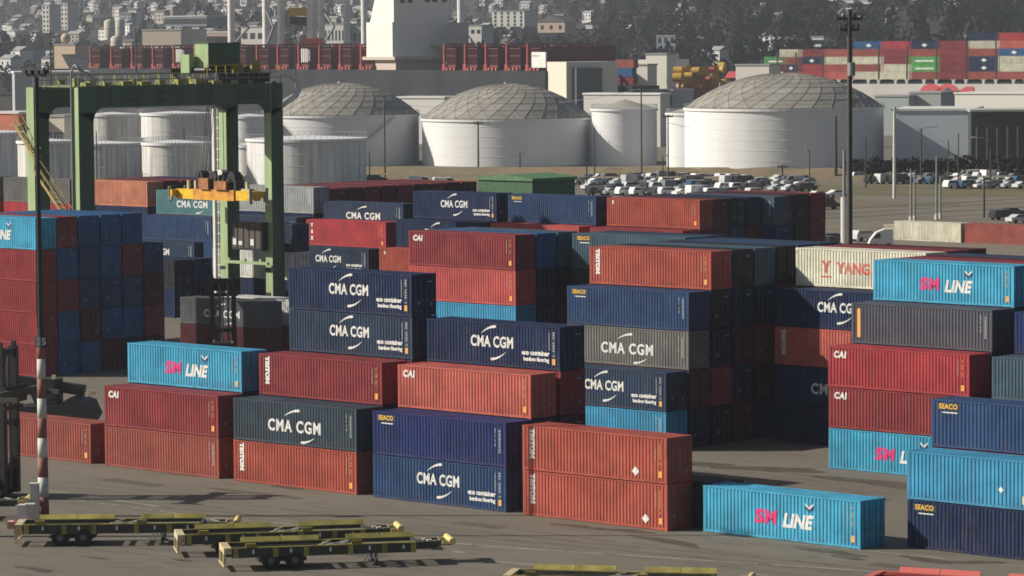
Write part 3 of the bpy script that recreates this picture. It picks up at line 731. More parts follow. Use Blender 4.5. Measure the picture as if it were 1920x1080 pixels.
    for k in range(5):
        b = MB(); xx = ex0+1.5+k*w; b.box(xx+.1, xx+w-.08, ey-.96, ey-.905, 9.3, 11.8); d = b.build('cabinet_door', mat('cabinet_grey%d' % k, (.06+.02*(k % 2), .06, .05), .7), eh)
        b = MB(); b.box(xx+.18, xx+w-.2, ey-.99, ey-.965, 9.6, 10.0+.25*(k % 3 == 0)); b.build('vent_plate', M['white'], d) if k in (0, 1, 3) else None
    b = MB(); b.bar((ex0-.2, ey-.9, 7.8), (ex1+.9, ey-.9, 7.8), .3)
    for k in (1, 4, 7): b.box(ex0+k*.8, ex0+k*.8+.3, ey-1.0, ey-.8, 7.95, 8.2)
    b.build('cross_walkway', M['green_light'], t)
    # hatch openings on the legs below the cabinet
    b = MB()
    for z in (4.4, 6.9):
        b.box(XO[0]-o0.x-.12, XO[0]-o0.x+.66, YB[0]-o0.y-.1, YB[0]-o0.y-.055, z, z+.35); b.box(XI[0]-o0.x-.12, XI[0]-o0.x+.66, YB[0]-o0.y-.1, YB[0]-o0.y-.055, z, z+.35)
    b.build('leg_bracket', M['black'], t)
    # ladder beside the left rear leg
    b = MB(); lx_ = XI[0]-o0.x-.9; ly = YB[0]-o0.y
    b.bar((lx_, ly, 4), (lx_, ly, 23.6), .34); b.bar((lx_+.55, ly, 4), (lx_+.55, ly, 23.6), .08)
    z = 4
    while z < 23.5: b.bar((lx_, ly, z), (lx_+.9, ly, z), .07); z += 1.1
    b.build('ladder', M['white'], t)
    b = MB(); b.tube((XO[0]-o0.x+.1, YA[0]-o0.y-.2, 2), (XO[0]-o0.x+.1, YA[0]-o0.y-.2, 27.6), .1, n=8)
    pts = [(XO[0]-o0.x+.1+q*.6, YA[0]-o0.y-.2, 27.6+.8*math.sin(q*1.5)) for q in (0, .4, .8, 1.2, 1.6)]; b.path(pts, .1); b.tube(pts[-1], (pts[-1][0]+1.4, pts[-1][1]+1, pts[-1][2]-1.2), .16)
    b.build('cable_pipe', M['grey_metal'], t)
    # white cable chute curving off the right end
    b = MB(); pts = [Vector((XO[1]-o0.x+.3, YB[1]-o0.y-.5, 26.2))+Vector((0.2*q, 1.2*math.sin(q*.62)*1.7, 1.35*math.cos(q*.62)-.2)) for q in (0, 1, 2, 3, 4)]
    b.path(pts, .28, 10); b.tube(pts[-1], pts[-1]+Vector((-.2, -1.6, -.9)), .26); b.build('cable_chute', M['white'], t)
    # yellow access stair at the front left
    b = MB(); p0 = Vector((XI[1]-o0.x+.8, YA[0]-o0.y-.5, 18.0)); p1 = Vector((XO[0]-o0.x-.2, YA[0]-o0.y-.5, 13.8))
    def flight(a, c):
        b.bar(a, c, .1, .3); b.bar(a+Vector((0, .8, 0)), c+Vector((0, .8, 0)), .1, .3); b.bar(a+Vector((0, 0, 1)), c+Vector((0, 0, 1)), .07); b.bar(a+Vector((0, .8, 1)), c+Vector((0, .8, 1)), .07)
        for k in range(12):
            q = a.lerp(c, k/11); b.box(q.x-.14, q.x+.14, q.y, q.y+.8, q.z-.03, q.z+.03)
            if k % 3 == 0: b.bar(q, q+Vector((0, 0, 1)), .05)
    flight(p0+Vector((-.3, 0, 0)), p1+Vector((0, 0, -.8))); flight(Vector((XI[0]-o0.x-1.4, YA[0]-o0.y-.5, 22.6)), Vector((XI[0]-o0.x+1.6, YA[0]-o0.y-.5, 19.2)))
    b.box(XI[0]-o0.x-2, XI[0]-o0.x-.2, YA[0]-o0.y-.6, YA[0]-o0.y+.5, 22.5, 22.6)
    b.build('access_stair', mat('stair_ochre', (.42, .32, .1), .7, var=.5, scale=2), t)
    return t, ys, zs, y0
crane, ys, zs, ytl = gantry()
# hoist spreader: hangs from the trolley on ropes
def spreader():
    t = empty('hoist_spreader', (-73, ys, zs)); tag(t, 'long amber container spreader hanging on ropes under the green crane', 'spreader')
    b = MB(); b.box(-3.1, 3.1, -.65, .65, -.25, .85); b.build('centre_frame', M['amber'], t)
    for sx in (-1, 1):
        b = MB(); b.box(*sorted((sx*2.9, sx*5.9)), -.5, .5, -.2, .8)
        b.box(*sorted((sx*5.7, sx*6.1)), -1.2, 1.2, .05, .75); bm_ = b.build('telescopic_beam', mat('bright_amber', (.85, .52, .02), .5, var=.3), t)
        for sy in (-1, 1):
            b = MB(); b.box(*sorted((sx*5.75, sx*6.15)), *sorted((sy*1.0, sy*1.25)), -.35, .05); b.box(*sorted((sx*6.1, sx*6.2)), *sorted((sy*.9, sy*1.3)), -.5, 1.1); b.build('corner_guide', M['steel'], bm_)
    b = MB(); b.box(-1.9, -.5, -.9, .9, .86, 2.0); b.box(.4, 2.2, -.9, .9, .86, 1.75); b.build('headblock', mat('rusty_orange', (.5, .2, .06), .6, col2=(.2, .07, .03), scale=2), t)
    b = MB()
    for x in (-2.3, -.2, 1.0, 2.6):
        b.tube((x, -.5, 2.2), (x, .5, 2.2), .55, n=14)
    for k in range(14): x = random.uniform(-2.5, 3.6); b.box(x, x+.3, -.6, .5, .86, 1.3+random.random()*1.4)
    b.build('sheaves', M['black'], t)
    b = MB()
    for x in (-4.5, -3.4, 4.4): b.box(x, x+.25, -.2, .1, .72, 1.7); 
    b.box(4.0, 5.3, -.45, .2, .73, 1.0); b.build('floodlight_post', M['cream'], t)
    b = MB(); b.box(2.2, 3.5, .55, 1.2, .9, 2.4); b.tube((1.0, -.6, 2.6), (1.0, .1, 2.6), .35, n=12); b.build('equipment_box', M['white'], t)
    b = MB()
    for x in (-2.3, -1.9, 1.0, 2.6):
        b.tube((x, 0, 2.2), (x*.6, .4+ytl+70-ys+2, 27.0-zs), .035, n=5); b.tube((x+.15, .3, 2.2), (x*.6+.2, ytl+70-ys+3, 27.0-zs), .035, n=5)
    b.build('hoist_rope', M['black'], t)
spreader()

# ------------------------------------------------------------------ big lift trucks (mast handlers)
def lift_truck(loc, rz, label, mast_h=10.0, colr='black', carriage_z=None):
    t = empty('container_lift_truck', loc, rz); tag(t, label, 'lift truck')
    mt = M[colr]
    b = MB()
    b.prism([(-3.2, .8), (3.0, .8), (3.0, 2.1), (1.2, 2.3), (-1.2, 2.5), (-3.3, 2.3), (-3.6, 1.6)], -1.1, 1.1, 'y'); b.build('chassis', mt, t)
    for (x, r) in ((2.2, .9), (-2.4, .75)):
        for y in (-1.55, -1.0, .55, 1.1) if x > 0 else (-1.4, .95):
            b = MB(); b.tube((x, y, r), (x, y+.45, r), r, n=20); w_ = b.build('wheel', M['tyre'], t)
            b = MB(); b.tube((x, y-.02, r), (x, y+.47, r), r*.45, n=12); b.build('rim', M['grey_metal'], w_)
    b = MB(); b.box(-1.3, .5, -.95, .95, 2.5, 2.6); b.box(-1.3, .5, -.95, .95, 4.2, 4.35)
    for x in (-1.25, .4):
        for y in (-.9, .82): b.box(x, x+.08, y, y+.08, 2.6, 4.2)
    cb = b.build('cab', mt, t)
    b = MB(); b.box(-1.2, .4, -.88, -.86, 2.7, 4.15); b.box(-1.2, .4, .86, .88, 2.7, 4.15); b.box(-1.24, -1.22, -.8, .8, 2.7, 4.15); b.box(.44, .46, -.8, .8, 2.7, 4.15); b.build('window', M['glass'], cb)
    b = MB(); b.box(-.6, .1, -.3, .3, 2.7, 3.3); b.box(-.5, -.3, -.3, .3, 3.3, 3.9); b.build('seat', M['charcoal_seat'], cb)
    for y in (-1.15, .75):
        b = MB(); b.box(2.9, 3.5, y, y+.4, .3, mast_h); b.box(3.1, 3.4, y+.1, y+.3, mast_h, mast_h+.35); b.build('mast_rail', mt, t)
    b = MB(); zc = carriage_z or mast_h*.97
    b.box(2.95, 3.45, -.75, .75, mast_h-.5, mast_h-.1); b.box(2.95, 3.45, -.75, .75, 5.0, 5.3); b.box(2.95, 3.45, -.75, .75, 2.0, 2.3); b.box(3.05, 3.15, -.05, .05, 2.0, mast_h-.2); b.build('mast_crosshead', mt, t)
    b = MB()
    for y in (-.45, .3): b.tube((3.2, y, .6), (3.2, y, mast_h-.4), .11, n=8)
    for y in (-.1, .1): b.path([(3.3, y, mast_h-.3), (3.0, y+.1, mast_h*.6), (2.6, y, 3)], .04, 6)
    b.build('hydraulic_ram', M['rods'], t)
    b = MB(); b.box(3.5, 3.9, -1.5, 1.5, zc-.9, zc+.2); b.box(3.5, 3.7, -1.3, 1.3, zc-1.4, zc-1.1); b.build('carriage', mt, t)
    b = MB(); b.box(3.9, 4.3, -3.0, 3.0, zc-.5, zc); b.box(3.8, 5.6, -3.1, -2.8, zc-.6, zc-.3); b.box(3.8, 5.6, 2.8, 3.1, zc-.6, zc-.3); b.build('top_spreader', M['chassis_dark'], t) if carriage_z else None
    b = MB()
    for y in (-.8, .6): b.box(-3.65, -3.5, y, y+.2, 2.0, 2.2)
    b.box(-1.35, -1.25, -.9, -.7, 4.36, 4.55); b.box(.5, .6, .7, .9, 4.36, 4.5); b.build('work_light', M['white'], t)
    return t
M['charcoal_seat'] = mat('seat_fabric', (.05, .05, .055), .9)
# behind the cyan container, seen from the back with its mast up
yl = 42.0
xl = solve(lambda x: (x, yl, 5), 418, -90, 0)
lift_truck((xl, yl, 0), math.atan2(DH.y, DH.x)+R_(4), 'black mast lift truck in front of the low grey container under the crane', 9.8)
# left machine, half out of the picture
p = at(-62, 930); lift_truck((p.x, p.y, 0), math.atan2(-RH.y, -RH.x)+R_(160), 'dark lift truck with raised mast cut by the left picture edge', 10.2, 'black', 7.4)
# dark reach truck behind the lone red container
def reach_truck(loc, rz):
    t = empty('reach_truck', loc, rz); tag(t, 'dark reach truck parked behind the lone red container at left', 'reach truck')
    b = MB(); b.prism([(-3.9, .9), (3.2, .9), (3.3, 1.9), (1.6, 2.2), (-1.4, 2.3), (-2.6, 3.0), (-3.8, 2.6), (-4.3, 1.5)], -1.5, 1.5, 'y'); b.build('chassis', M['black'], t)
    for x, r in ((2.3, .9), (-2.5, .85)):
        for y in (-1.9, 1.45):
            b = MB(); b.tube((x, y, r), (x, y+.5, r), r, n=20); w = b.build('wheel', M['tyre'], t)
            b = MB(); b.tube((x, y-.03, r), (x, y+.53, r), r*.42, n=12); b.build('rim', M['grey_metal'], w)
    b = MB(); b.prism([(-1.3, 2.31), (.5, 2.31), (.9, 3.2), (.5, 4.3), (-1.3, 4.3)], -.8, .8, 'y'); cb = b.build('cab', M['black'], t)
    b = MB(); b.box(-1.1, .4, -.83, -.81, 2.8, 4.1); b.box(-1.1, .4, .81, .83, 2.8, 4.1); b.build('window', M['glass'], cb)
    b = MB(); b.bar((-3.3, 0, 3.4), (4.2, 0, 4.4), .7, .8); b.bar((4.1, 0, 4.4), (4.5, 0, 3.0), .4, .5); b.build('boom', M['black'], t)
    b = MB(); b.box(4.2, 4.9, -3.1, 3.1, 2.6, 3.1); b.build('spreader_bar', M['chassis_dark'], t)
    b = MB()
    for x, y, z in ((-3.9, -.9, 3.0), (-3.9, .7, 3.0), (.3, -.7, 4.35), (-1.2, .6, 4.35), (-2.6, 0, 3.2)): b.box(x, x+.3, y, y+.25, z, z+.3)
    b.bar((-4.2, -1.4, 1.4), (-1.8, -1.55, 1.1), .12); b.build('work_light', M['cream'], t)
p = at(84, 812); reach_truck((p.x, p.y, 0), math.atan2(-RH.y, -RH.x)+R_(-10))

# ------------------------------------------------------------------ striped light mast, foreground left
def striped_mast(loc, label, lit_h=28.6):
    t = empty('light_mast', loc); tag(t, label, 'light mast')
    rad = lambda z: .36-.1*min(z, 11)/11 if z < 11 else .2-.05*(z-11)/18
    for k in range(9):
        z0, z1 = k*1.28, (k+1)*1.28; b = MB(); b.tube((0, 0, z0), (0, 0, z1), rad(z0), rad(z1-.01), 20)
        b.build('stripe_band', M['pole_white'] if k % 2 else M['pole_red'], t, True)
    b = MB(); b.tube((0, 0, 11.52), (0, 0, 12.2), .26, .2, 16); b.tube((0, 0, 12.2), (0, 0, lit_h), .19, .13, 12); b.build('shaft', M['black'], t)
    b = MB(); b.box(-.9, .9, -.08, .08, lit_h-.2, lit_h)
    for x in (-.9, -.35, .35, .9): b.box(x-.17, x+.17, -.3, .2, lit_h, lit_h+.22)
    b.build('lamp_head', M['black'], t)
    b = MB(); q = Vector((-CR.x, -CR.y, 0)).normalized(); n_ = Vector((-DH.x, -DH.y, 0))
    c = n_*.3-q*.1; b.box(c.x-.3, c.x+.25, c.y-.3, c.y+.2, 11.0, 11.75); b.build('number_plate', M['black'], t)
    return t
pm = at(82, 968)
mast = striped_mast((pm.x, pm.y, 0), 'tall light mast with red and white striped foot at front left')
cu_vs, cu_fs = text_obj('25', .62, 0, 0, None, .02)
b = MB(); q = -DH
for (a, z) in cu_vs: b.v.append(tuple(CR*(a+.12) + Vector((0, 0, 11.38+z)) - DH*.62))
b.f = cu_fs; b.m = [0]*len(cu_fs); b.build('number', M['white_mark'], mast)
pm2 = at(-118, 1006); striped_mast((pm2.x, pm2.y, 0), 'light mast just outside the left picture edge casting a long thin shadow')
def cabinet(u, v, w, h, mt, label, cap=False):
    p = at(u, v); t = empty('equipment_cabinet', p, math.atan2(RH.y, RH.x)); tag(t, label, 'cabinet')
    b = MB(); b.box(-w/2, w/2, -.3, .3, .12, h); b.box(-w/2-.04, w/2+.04, -.34, .34, h, h+.06); b.build('housing', mt, t)
    b = MB(); b.box(-w/2+.05, w/2-.05, -.32, -.302, .25, h-.12); b.build('door', mt, t)
    b = MB(); b.box(-w/2-.06, w/2+.06, -.38, .38, 0, .12); b.build('plinth', M['pole_red'], t)
cabinet(66, 974, .55, 2.3, M['pole_white'], 'pale narrow control cabinet standing against the striped mast')
cabinet(56, 984, .6, 1.3, M['pole_white'], 'low pale cabinet left of the striped mast foot')
def barrier(u, v, label):
    p = at(u, v); t = empty('water_barrier', p, math.atan2(RH.y, RH.x)); tag(t, label, 'barrier')
    b = MB(); b.prism([(-.55, 0), (.55, 0), (.5, .5), (.28, .95), (.22, 1.5), (-.22, 1.5), (-.28, .95), (-.5, .5)], -.35, .35, 'y'); b.build('body', mat('pinkish_white_plastic', (.72, .6, .58), .5), t)
    b = MB(); b.box(-.9, .9, -.45, .45, 0, .45); b.build('base_block', mat('faded_pink_base', (.55, .25, .2), .7), t)
barrier(42, 990, 'pinkish white rounded barrier on a red base beside the mast cabinets')

# ------------------------------------------------------------------ container chassis trailers
def chassis(name='chassis_trailer', red=False):
    t = empty(name, (0, 0, 0)); a, dk = (M['deck_red'], M['lash_red']) if red else (M['olive'], M['chassis_dark'])
    b = MB()
    for y in (-1.2, 1.05): b.box(.2, 11.0, y, y+.12, .76, 1.3)
    for y in (-.5, .38): b.box(.1, 12.4, y, y+.12, .85, 1.22)
    x = .3
    while x < 10.9: b.box(x, x+.12, -1.04, 1.04, 1.0, 1.16); x += 1.15
    b.build('frame', dk, t)
    b = MB()
    for y in (-1.23, 1.07): b.box(.2, 11.0, y, y+.16, 1.302, 1.36)
    for x in (.3, 2.6, 4.4, 7.0, 9.0, 10.7):
        for y in (-1.235, 1.2): b.box(x, x+.3, y, y+.035, .75, 1.3)
    b.build('top_rail', a, t)
    for x0, x1 in ((1.0, 3.3), (3.35, 5.6), (7.2, 9.2), (9.25, 11.2)):
        b = MB(); b.prism([(1.08, 1.36), (1.34, 1.62), (1.4, 1.6), (1.2, 1.36)], x0, x1, 'x'); b.build('corner_guide', a, t)
        if x0 in (1.0, 7.2):
            b = MB(); b.prism([(-1.08, 1.36), (-1.34, 1.62), (-1.4, 1.6), (-1.2, 1.36)], x0, x0+.6, 'x'); b.build('corner_guide', a, t)
    b = MB(); b.box(-.25, .2, -1.3, 1.3, 1.0, 1.36); b.box(-.3, -.1, -1.35, 1.35, .25, .34)
    for y in (-1.2, -.66, .5, 1.04): b.box(-.27, -.13, y, y+.14, .34, 1.0)
    b.build('rear_bumper', M['cream'] if not red else a, t)
    for x in (2.5, 3.9):
        for y in (-1.2, .62):
            b = MB(); b.tube((x, y, .52), (x, y+.58, .52), .52, n=22); w = b.build('wheel', M['tyre'], t)
            b = MB(); b.tube((x, y-.02, .52), (x, y+.6, .52), .2, n=10); b.build('hub', M['rods'], w)
    b = MB(); b.box(1.8, 4.6, -.9, .9, .45, .62); b.box(2.1, 2.3, -1.0, 1.0, .5, .9); b.box(4.1, 4.3, -1.0, 1.0, .5, .9); b.box(1.7, 4.7, -1.1, 1.1, .78, .9); b.build('axle_bogie', dk, t)
    for y in (-.95, .8):
        b = MB(); b.box(8.6, 8.78, y, y+.15, .1, .95); b.box(8.5, 8.9, y-.08, y+.23, 0, .1); b.build('landing_leg', dk, t)
    b = MB()
    for k in range(4): b.poly([(8.8+.02, -.8+k*.42, .25), (8.82, -.6+k*.42, .25), (8.82, -.3+k*.42, .85), (8.82, -.5+k*.42, .85)])
    for k in range(3): b.poly([(7.9+k*.3, -1.21, .3), (8.0+k*.3, -1.21, .3), (8.25+k*.3, -1.21, .8), (8.15+k*.3, -1.21, .8)])
    b.build('hazard_stripes', M['pole_white'], t)
    b = MB(); b.box(11.0, 13.2, -.55, .55, 1.0, 1.25); b.box(11.0, 11.2, -1.2, 1.2, .95, 1.33); b.build('gooseneck', dk, t)
    b = MB(); b.tube((13.2, -1.05, 1.28), (13.2, 1.05, 1.28), .2, n=16); b.box(12.6, 13.2, -.9, -.8, 1.1, 1.3); b.box(12.6, 13.2, .8, .9, 1.1, 1.3); b.build('front_roller', M['yellow_roller'], t)
    b = MB(); rr = random.Random(4)
    for k in range(9): x = 5.4+rr.random()*1.6; y = rr.uniform(-.8, .7); b.tube((x, y, 1.22), (x+.5, y+.3, 1.3), .07, n=6)
    for k in range(6): x = 11.3+rr.random()*1.0; b.box(x, x+.4, -.6+rr.random(), .4, 1.25, 1.33)
    b.box(5.4, 13.0, -.06, .06, 1.18, 1.24); b.build('brake_hoses', mat('dusty_hose', (.4, .36, .27), .8), t)
    b = MB()
    for x in (1.4, 3.6, 5.9, 8.2, 10.2): b.box(x, x+.12, -1.26, -1.235, .98, 1.22)
    b.build('side_marker', M['white'], t)
    return t
M['yellow_roller'] = mat('pale_yellow_roller', (.7, .56, .2), .6, col2=(.5, .4, .18), scale=3)
def place_ch(t, rear, front):
    a = at(*rear); f = at(front[0], front[1], 1.3); d = f-a; d.z = 0; d.normalize()
    t.location = (a.x, a.y, 0); t.rotation_euler.z = math.atan2(d.y, d.x)
    return t
c1 = chassis(); CG = 'empty yard chassis trailers'
place_ch(c1, (40, 1020), (476, 976)); tag(c1, 'empty olive chassis trailer behind, its rear by the striped mast', 'chassis trailer', CG)
CH = [((338, 1040), (768, 986), 'middle one of the three empty olive chassis trailers, between the other two'),
      ((424, 1066), (842, 1010), 'nearest of the three empty olive chassis trailers, its yellow roller furthest right'),
      ((-330, 975), (116, 934), 'olive chassis trailer at left edge, only its yellow front roller showing'),
      ((960, 1118), (1345, 1083), 'olive chassis trailer at the bottom edge below the red container pair'),
      ((500, 1124), (920, 1100), 'olive chassis trailer just under the bottom edge right of the front trailers')]
for r_, f_, lab in CH[:4]:
    c = dup(c1, (0, 0, 0)); place_ch(c, r_, f_); tag(c, lab, 'chassis trailer', CG)
c = chassis(red=True); place_ch(c, (1640, 1122), (2100, 1106)); tag(c, 'faded red chassis trailer at the bottom right edge', 'chassis trailer', CG)

# ------------------------------------------------------------------ storage tanks
def dome_mat():
    return [mat('dome_panel_a', (.34, .32, .285), .8, var=.15, scale=.3, spec=.1), mat('dome_panel_b', (.30, .28, .245), .8, var=.15, scale=.3, spec=.1), mat('dome_panel_c', (.38, .36, .32), .8, var=.15, scale=.3, spec=.1)]
DM = dome_mat(); M['dome_strut'] = mat('dome_strut', (.24, .225, .2), .8, spec=.1)
def tank(u, vbase, rpx, vrim, vpeak, label, wall='tank_white', facet=True, stair=True, band=None):
    b0 = CAMP.z*FPX/(vbase-75); R = rpx*b0/(FPX-rpx); bc = b0+R
    zr = zat(bc, vrim); zp = zat(bc, vpeak); c = col(u, bc)
    t = empty('storage_tank', c); tag(t, label, 'storage tank', 'white storage tanks beyond the yard')
    n = 72
    b = MB(); b.lathe([(R, 0), (R, zr)], n); b.build('wall', M[wall], t, True)
    b = MB()
    for k in range(1, int(zr/2.4)+1): b.lathe([(R+.005, k*2.4-.04), (R+.05, k*2.4), (R+.005, k*2.4+.04)], n)
    b.build('plate_seams', M[wall], t)
    b = MB(); b.lathe([(R+.02, zr-.5), (R+.35, zr-.45), (R+.35, zr+.1), (R-.3, zr+.12)], n); b.build('wind_girder', M['tank_white'], t)
    h = zp-zr
    if facet and h > 3:
        b = MB(); rings = 9; seg = 30; rs = (R*R+h*h)/(2*h); V = []
        for j in range(rings+1):
            r = R*(1-j/rings)*.995; z = zr+.1+math.sqrt(max(0, rs*rs-r*r))-(rs-h)
            V.append([(r*math.cos(2*math.pi*(i+j*.5)/seg), r*math.sin(2*math.pi*(i+j*.5)/seg), z) for i in range(seg)])
        for j in range(rings):
            for i in range(seg):
                i2 = (i+1) % seg; mi = (i+(j//2)) % 2 + (1 if random.random() < .12 else 0)
                b.poly([V[j][i], V[j][i2], V[j+1][i]], mi); b.poly([V[j][i2], V[j+1][i2], V[j+1][i]], mi)
        b.build('dome_roof', DM, t)
        b = MB(); up3 = Vector((0, 0, .05))
        for j in range(rings):
            for i in range(seg):
                a_, c_2, e_ = Vector(V[j][i])+up3, Vector(V[j][(i+1) % seg])+up3, Vector(V[j+1][i])+up3
                if j < rings-1: b.bar(a_, c_2, .09, .04)
                b.bar(a_, e_, .09, .04); b.bar(c_2, e_, .09, .04)
        b.build('dome_struts', M['dome_strut'], t)
        b = MB(); b.tube((0, 0, zp-.2), (0, 0, zp+.35), .9, .7, 14); b.build('roof_vent', M['grey_metal'], t)
    else:
        b = MB(); b.lathe([(R, zr+.05), (R*.5, zr+.05+(h)*.5), (.01, zr+.05+h)], n); b.build('cone_roof', DM[2] if h > 1.5 else M['tank_white'], t)
    if stair:
        b = MB(); k = 26
        for i in range(k):
            th = AZ_T-.1+.9*i/k; z = zr*i/k; r = R+.35
            b.box(r*math.cos(th)-.35, r*math.cos(th)+.35, r*math.sin(th)-.35, r*math.sin(th)+.35, z, z+.12)
            b.bar((R*1.0*math.cos(th)+.9*math.cos(th), R*math.sin(th)+.9*math.sin(th), z), (R*math.cos(th)+.9*math.cos(th), R*math.sin(th)+.9*math.sin(th), z+1.0), .05)
        b.build('spiral_stair', M['grey_metal'], t)
    # rim railing
    b = MB(); k = 60
    P = [(R*1.005*math.cos(2*math.pi*i/k), R*1.005*math.sin(2*math.pi*i/k)) for i in range(k)]
    for i in range(k):
        p0, p1 = P[i], P[(i+1) % k]; b.bar((*p0, zr+.1), (*p0, zr+1.1), .06); b.bar((*p0, zr+1.1), (*p1, zr+1.1), .05)
    b.build('rim_railing', M['grey_metal'], t)
    return t, c, R, zr
AZ_T = math.atan2(-DH.y, -DH.x)
tank(1470, 326, 186, 205, 141, 'largest white domed storage tank, right of centre behind the car park', stair=False)
tank(951, 312, 159, 221, 157, 'domed white storage tank in the middle of the row', stair=False)
tank(640, 309, 146, 212, 153, 'domed white storage tank just right of the crane leg')
tank(1171, 311, 61, 205, 187, 'slim white tank with low cone roof between two domed tanks', stair=False)
tank(1296, 316, 46, 214, 202, 'slim pale tank half hidden by the largest domed tank', stair=False)
TL = [(575, 352, 112, 256, 250, 'low flat stained tank in front of the domed tank by crane', 'tank_rusty'),
      (330, 350, 62, 262, 257, 'low white tank seen through the crane between its legs', 'tank_streaked'),
      (200, 328, 66, 262, 258, 'low rust streaked tank behind the front crane leg', 'tank_streaked'),
      (470, 338, 34, 268, 262, 'small low tank seen between the right crane legs', 'tank_rusty'),
      (92, 352, 58, 257, 253, 'low pale tank behind the dark mast at left', 'tank_streaked'),
      (-24, 335, 78, 240, 235, 'stained tank at the left picture edge', 'tank_rusty'),
      (332, 316, 66, 207, 203, 'taller white tank rising behind the tank inside crane frame', 'tank_rusty'),
      (212, 303, 52, 208, 204, 'taller streaked tank behind left part of crane frame', 'tank_streaked'),
      (470, 308, 42, 214, 209, 'taller white tank rising between right crane legs', 'tank_white')]
M['tank_streaked'] = mat('rust_streaked_tank', (.78, .77, .74), .55, col2=(.36, .34, .3), scale=1.6, streak=(1, 1, .04))
for u, vb, r, vr, vp, lab, w in TL: tank(u, vb, r, vr, vp, lab, w, facet=False, stair=False)
# earth berm and low wall round the tank farm
b = MB()
def berm(u0, u1, v, h, w, mb, vb=None):
    vb = v if vb is None else vb
    a = at(u0, v); c = at(u1, vb); d = (c-a).normalized(); n = Vector((-d.y, d.x, 0))
    if n.dot(DH) < 0: n = -n
    k = 40; P = []
    for i in range(k+1):
        q = a.lerp(c, i/k); hh = h*(.85+.3*random.random())
        P.append([q, q+n*w*.35+Vector((0, 0, hh)), q+n*w*.6+Vector((0, 0, hh)), q+n*w])
    for i in range(k):
        for j in range(3): mb.quad(P[i][j], P[i+1][j], P[i+1][j+1], P[i][j+1])
berm(640, 2000, 328, 1.6, 9, b, 331); berm(640, 2000, 342, 1.0, 6, b, 340)
o = b.build('earth_berm', M['earth']); struct(o)
fl = MB()
for (u0, u1, v) in ((640, 1500, 322), (640, 1120, 334), (1110, 1515, 329)):
    a = at(u0, v); c = at(u1, v); n = int((c-a).length/3)
    fl.bar(a+Vector((0, 0, .9)), c+Vector((0, 0, .9)), .25)
    for i in range(n): q = a.lerp(c, i/n); fl.bar(q, q+Vector((0, 0, 1)), .12)
tag(fl.build('pipe_rack', M['cream']), 'long low pale pipe running on posts in front of the tanks', 'pipeline')

# ------------------------------------------------------------------ buildings
def obox(name, u0, u1, b0, v_top, v_bot, depth, colr, label, cat='building', rz=R_(-30), roofc=None, wins=None, gable=False, zb=None, group=None, wlab=None):
    """box building: left front corner at column u0, width to u1, level distance b0"""
    s = FPX/b0; w = (u1-u0)/s/math.cos(rz); p = col(u0, b0); zt = zat(b0, v_top); z0 = 0 if v_bot is None else zat(b0, v_bot)
    if zb is not None: z0 = zb
    t = empty(name, (p.x, p.y, z0), math.atan2(RH.y, RH.x)+rz); tag(t, label, cat, group); h = zt-z0
    b = MB(); b.box(0, w, 0, depth, 0, h); b.build('wall', M['wall_tint'], t, color=colr)
    if gable:
        b = MB(); b.prism([(-.4, h), (w/2, h+w*.22), (w+.4, h)], -.4, depth+.4, 'y'); b.build('roof', M['wall_tint'], t, color=roofc or (.12, .11, .11))
    else:
        b = MB(); b.box(-.3, w+.3, -.3, depth+.3, h, h+.5); b.build('roof', M['wall_tint'], t, color=roofc or (.3, .3, .3))
    if wins:
        nx, nz, ww, hh = wins
        for i in range(nx):
            for j in range(nz):
                x = w*(i+.5)/nx; z = h*(j+.5)/nz; b = MB(); b.box(x-ww/2, x+ww/2, -.06, .02, z-hh/2, z+hh/2); b.build('window', M['glass'], t)
    return t
obox('tank_building', 1676, 1819, 815, 213, None, 30, (.5, .54, .58), 'tall pale streaked block right of the largest tank', rz=R_(-12), roofc=(.6, .6, .55))
t = obox('open_shed', 1821, 1990, 800, 216, None, 20, (.045, .05, .055), 'dark open shed with pale posts at the right edge', roofc=(.4, .42, .36), rz=R_(-4))
for k in range(9):
    b = MB(); x = 1+k*2.3; b.box(x, x+.35, -.9, -.55, 0, 10); b.build('post', M['grey_metal'], t)
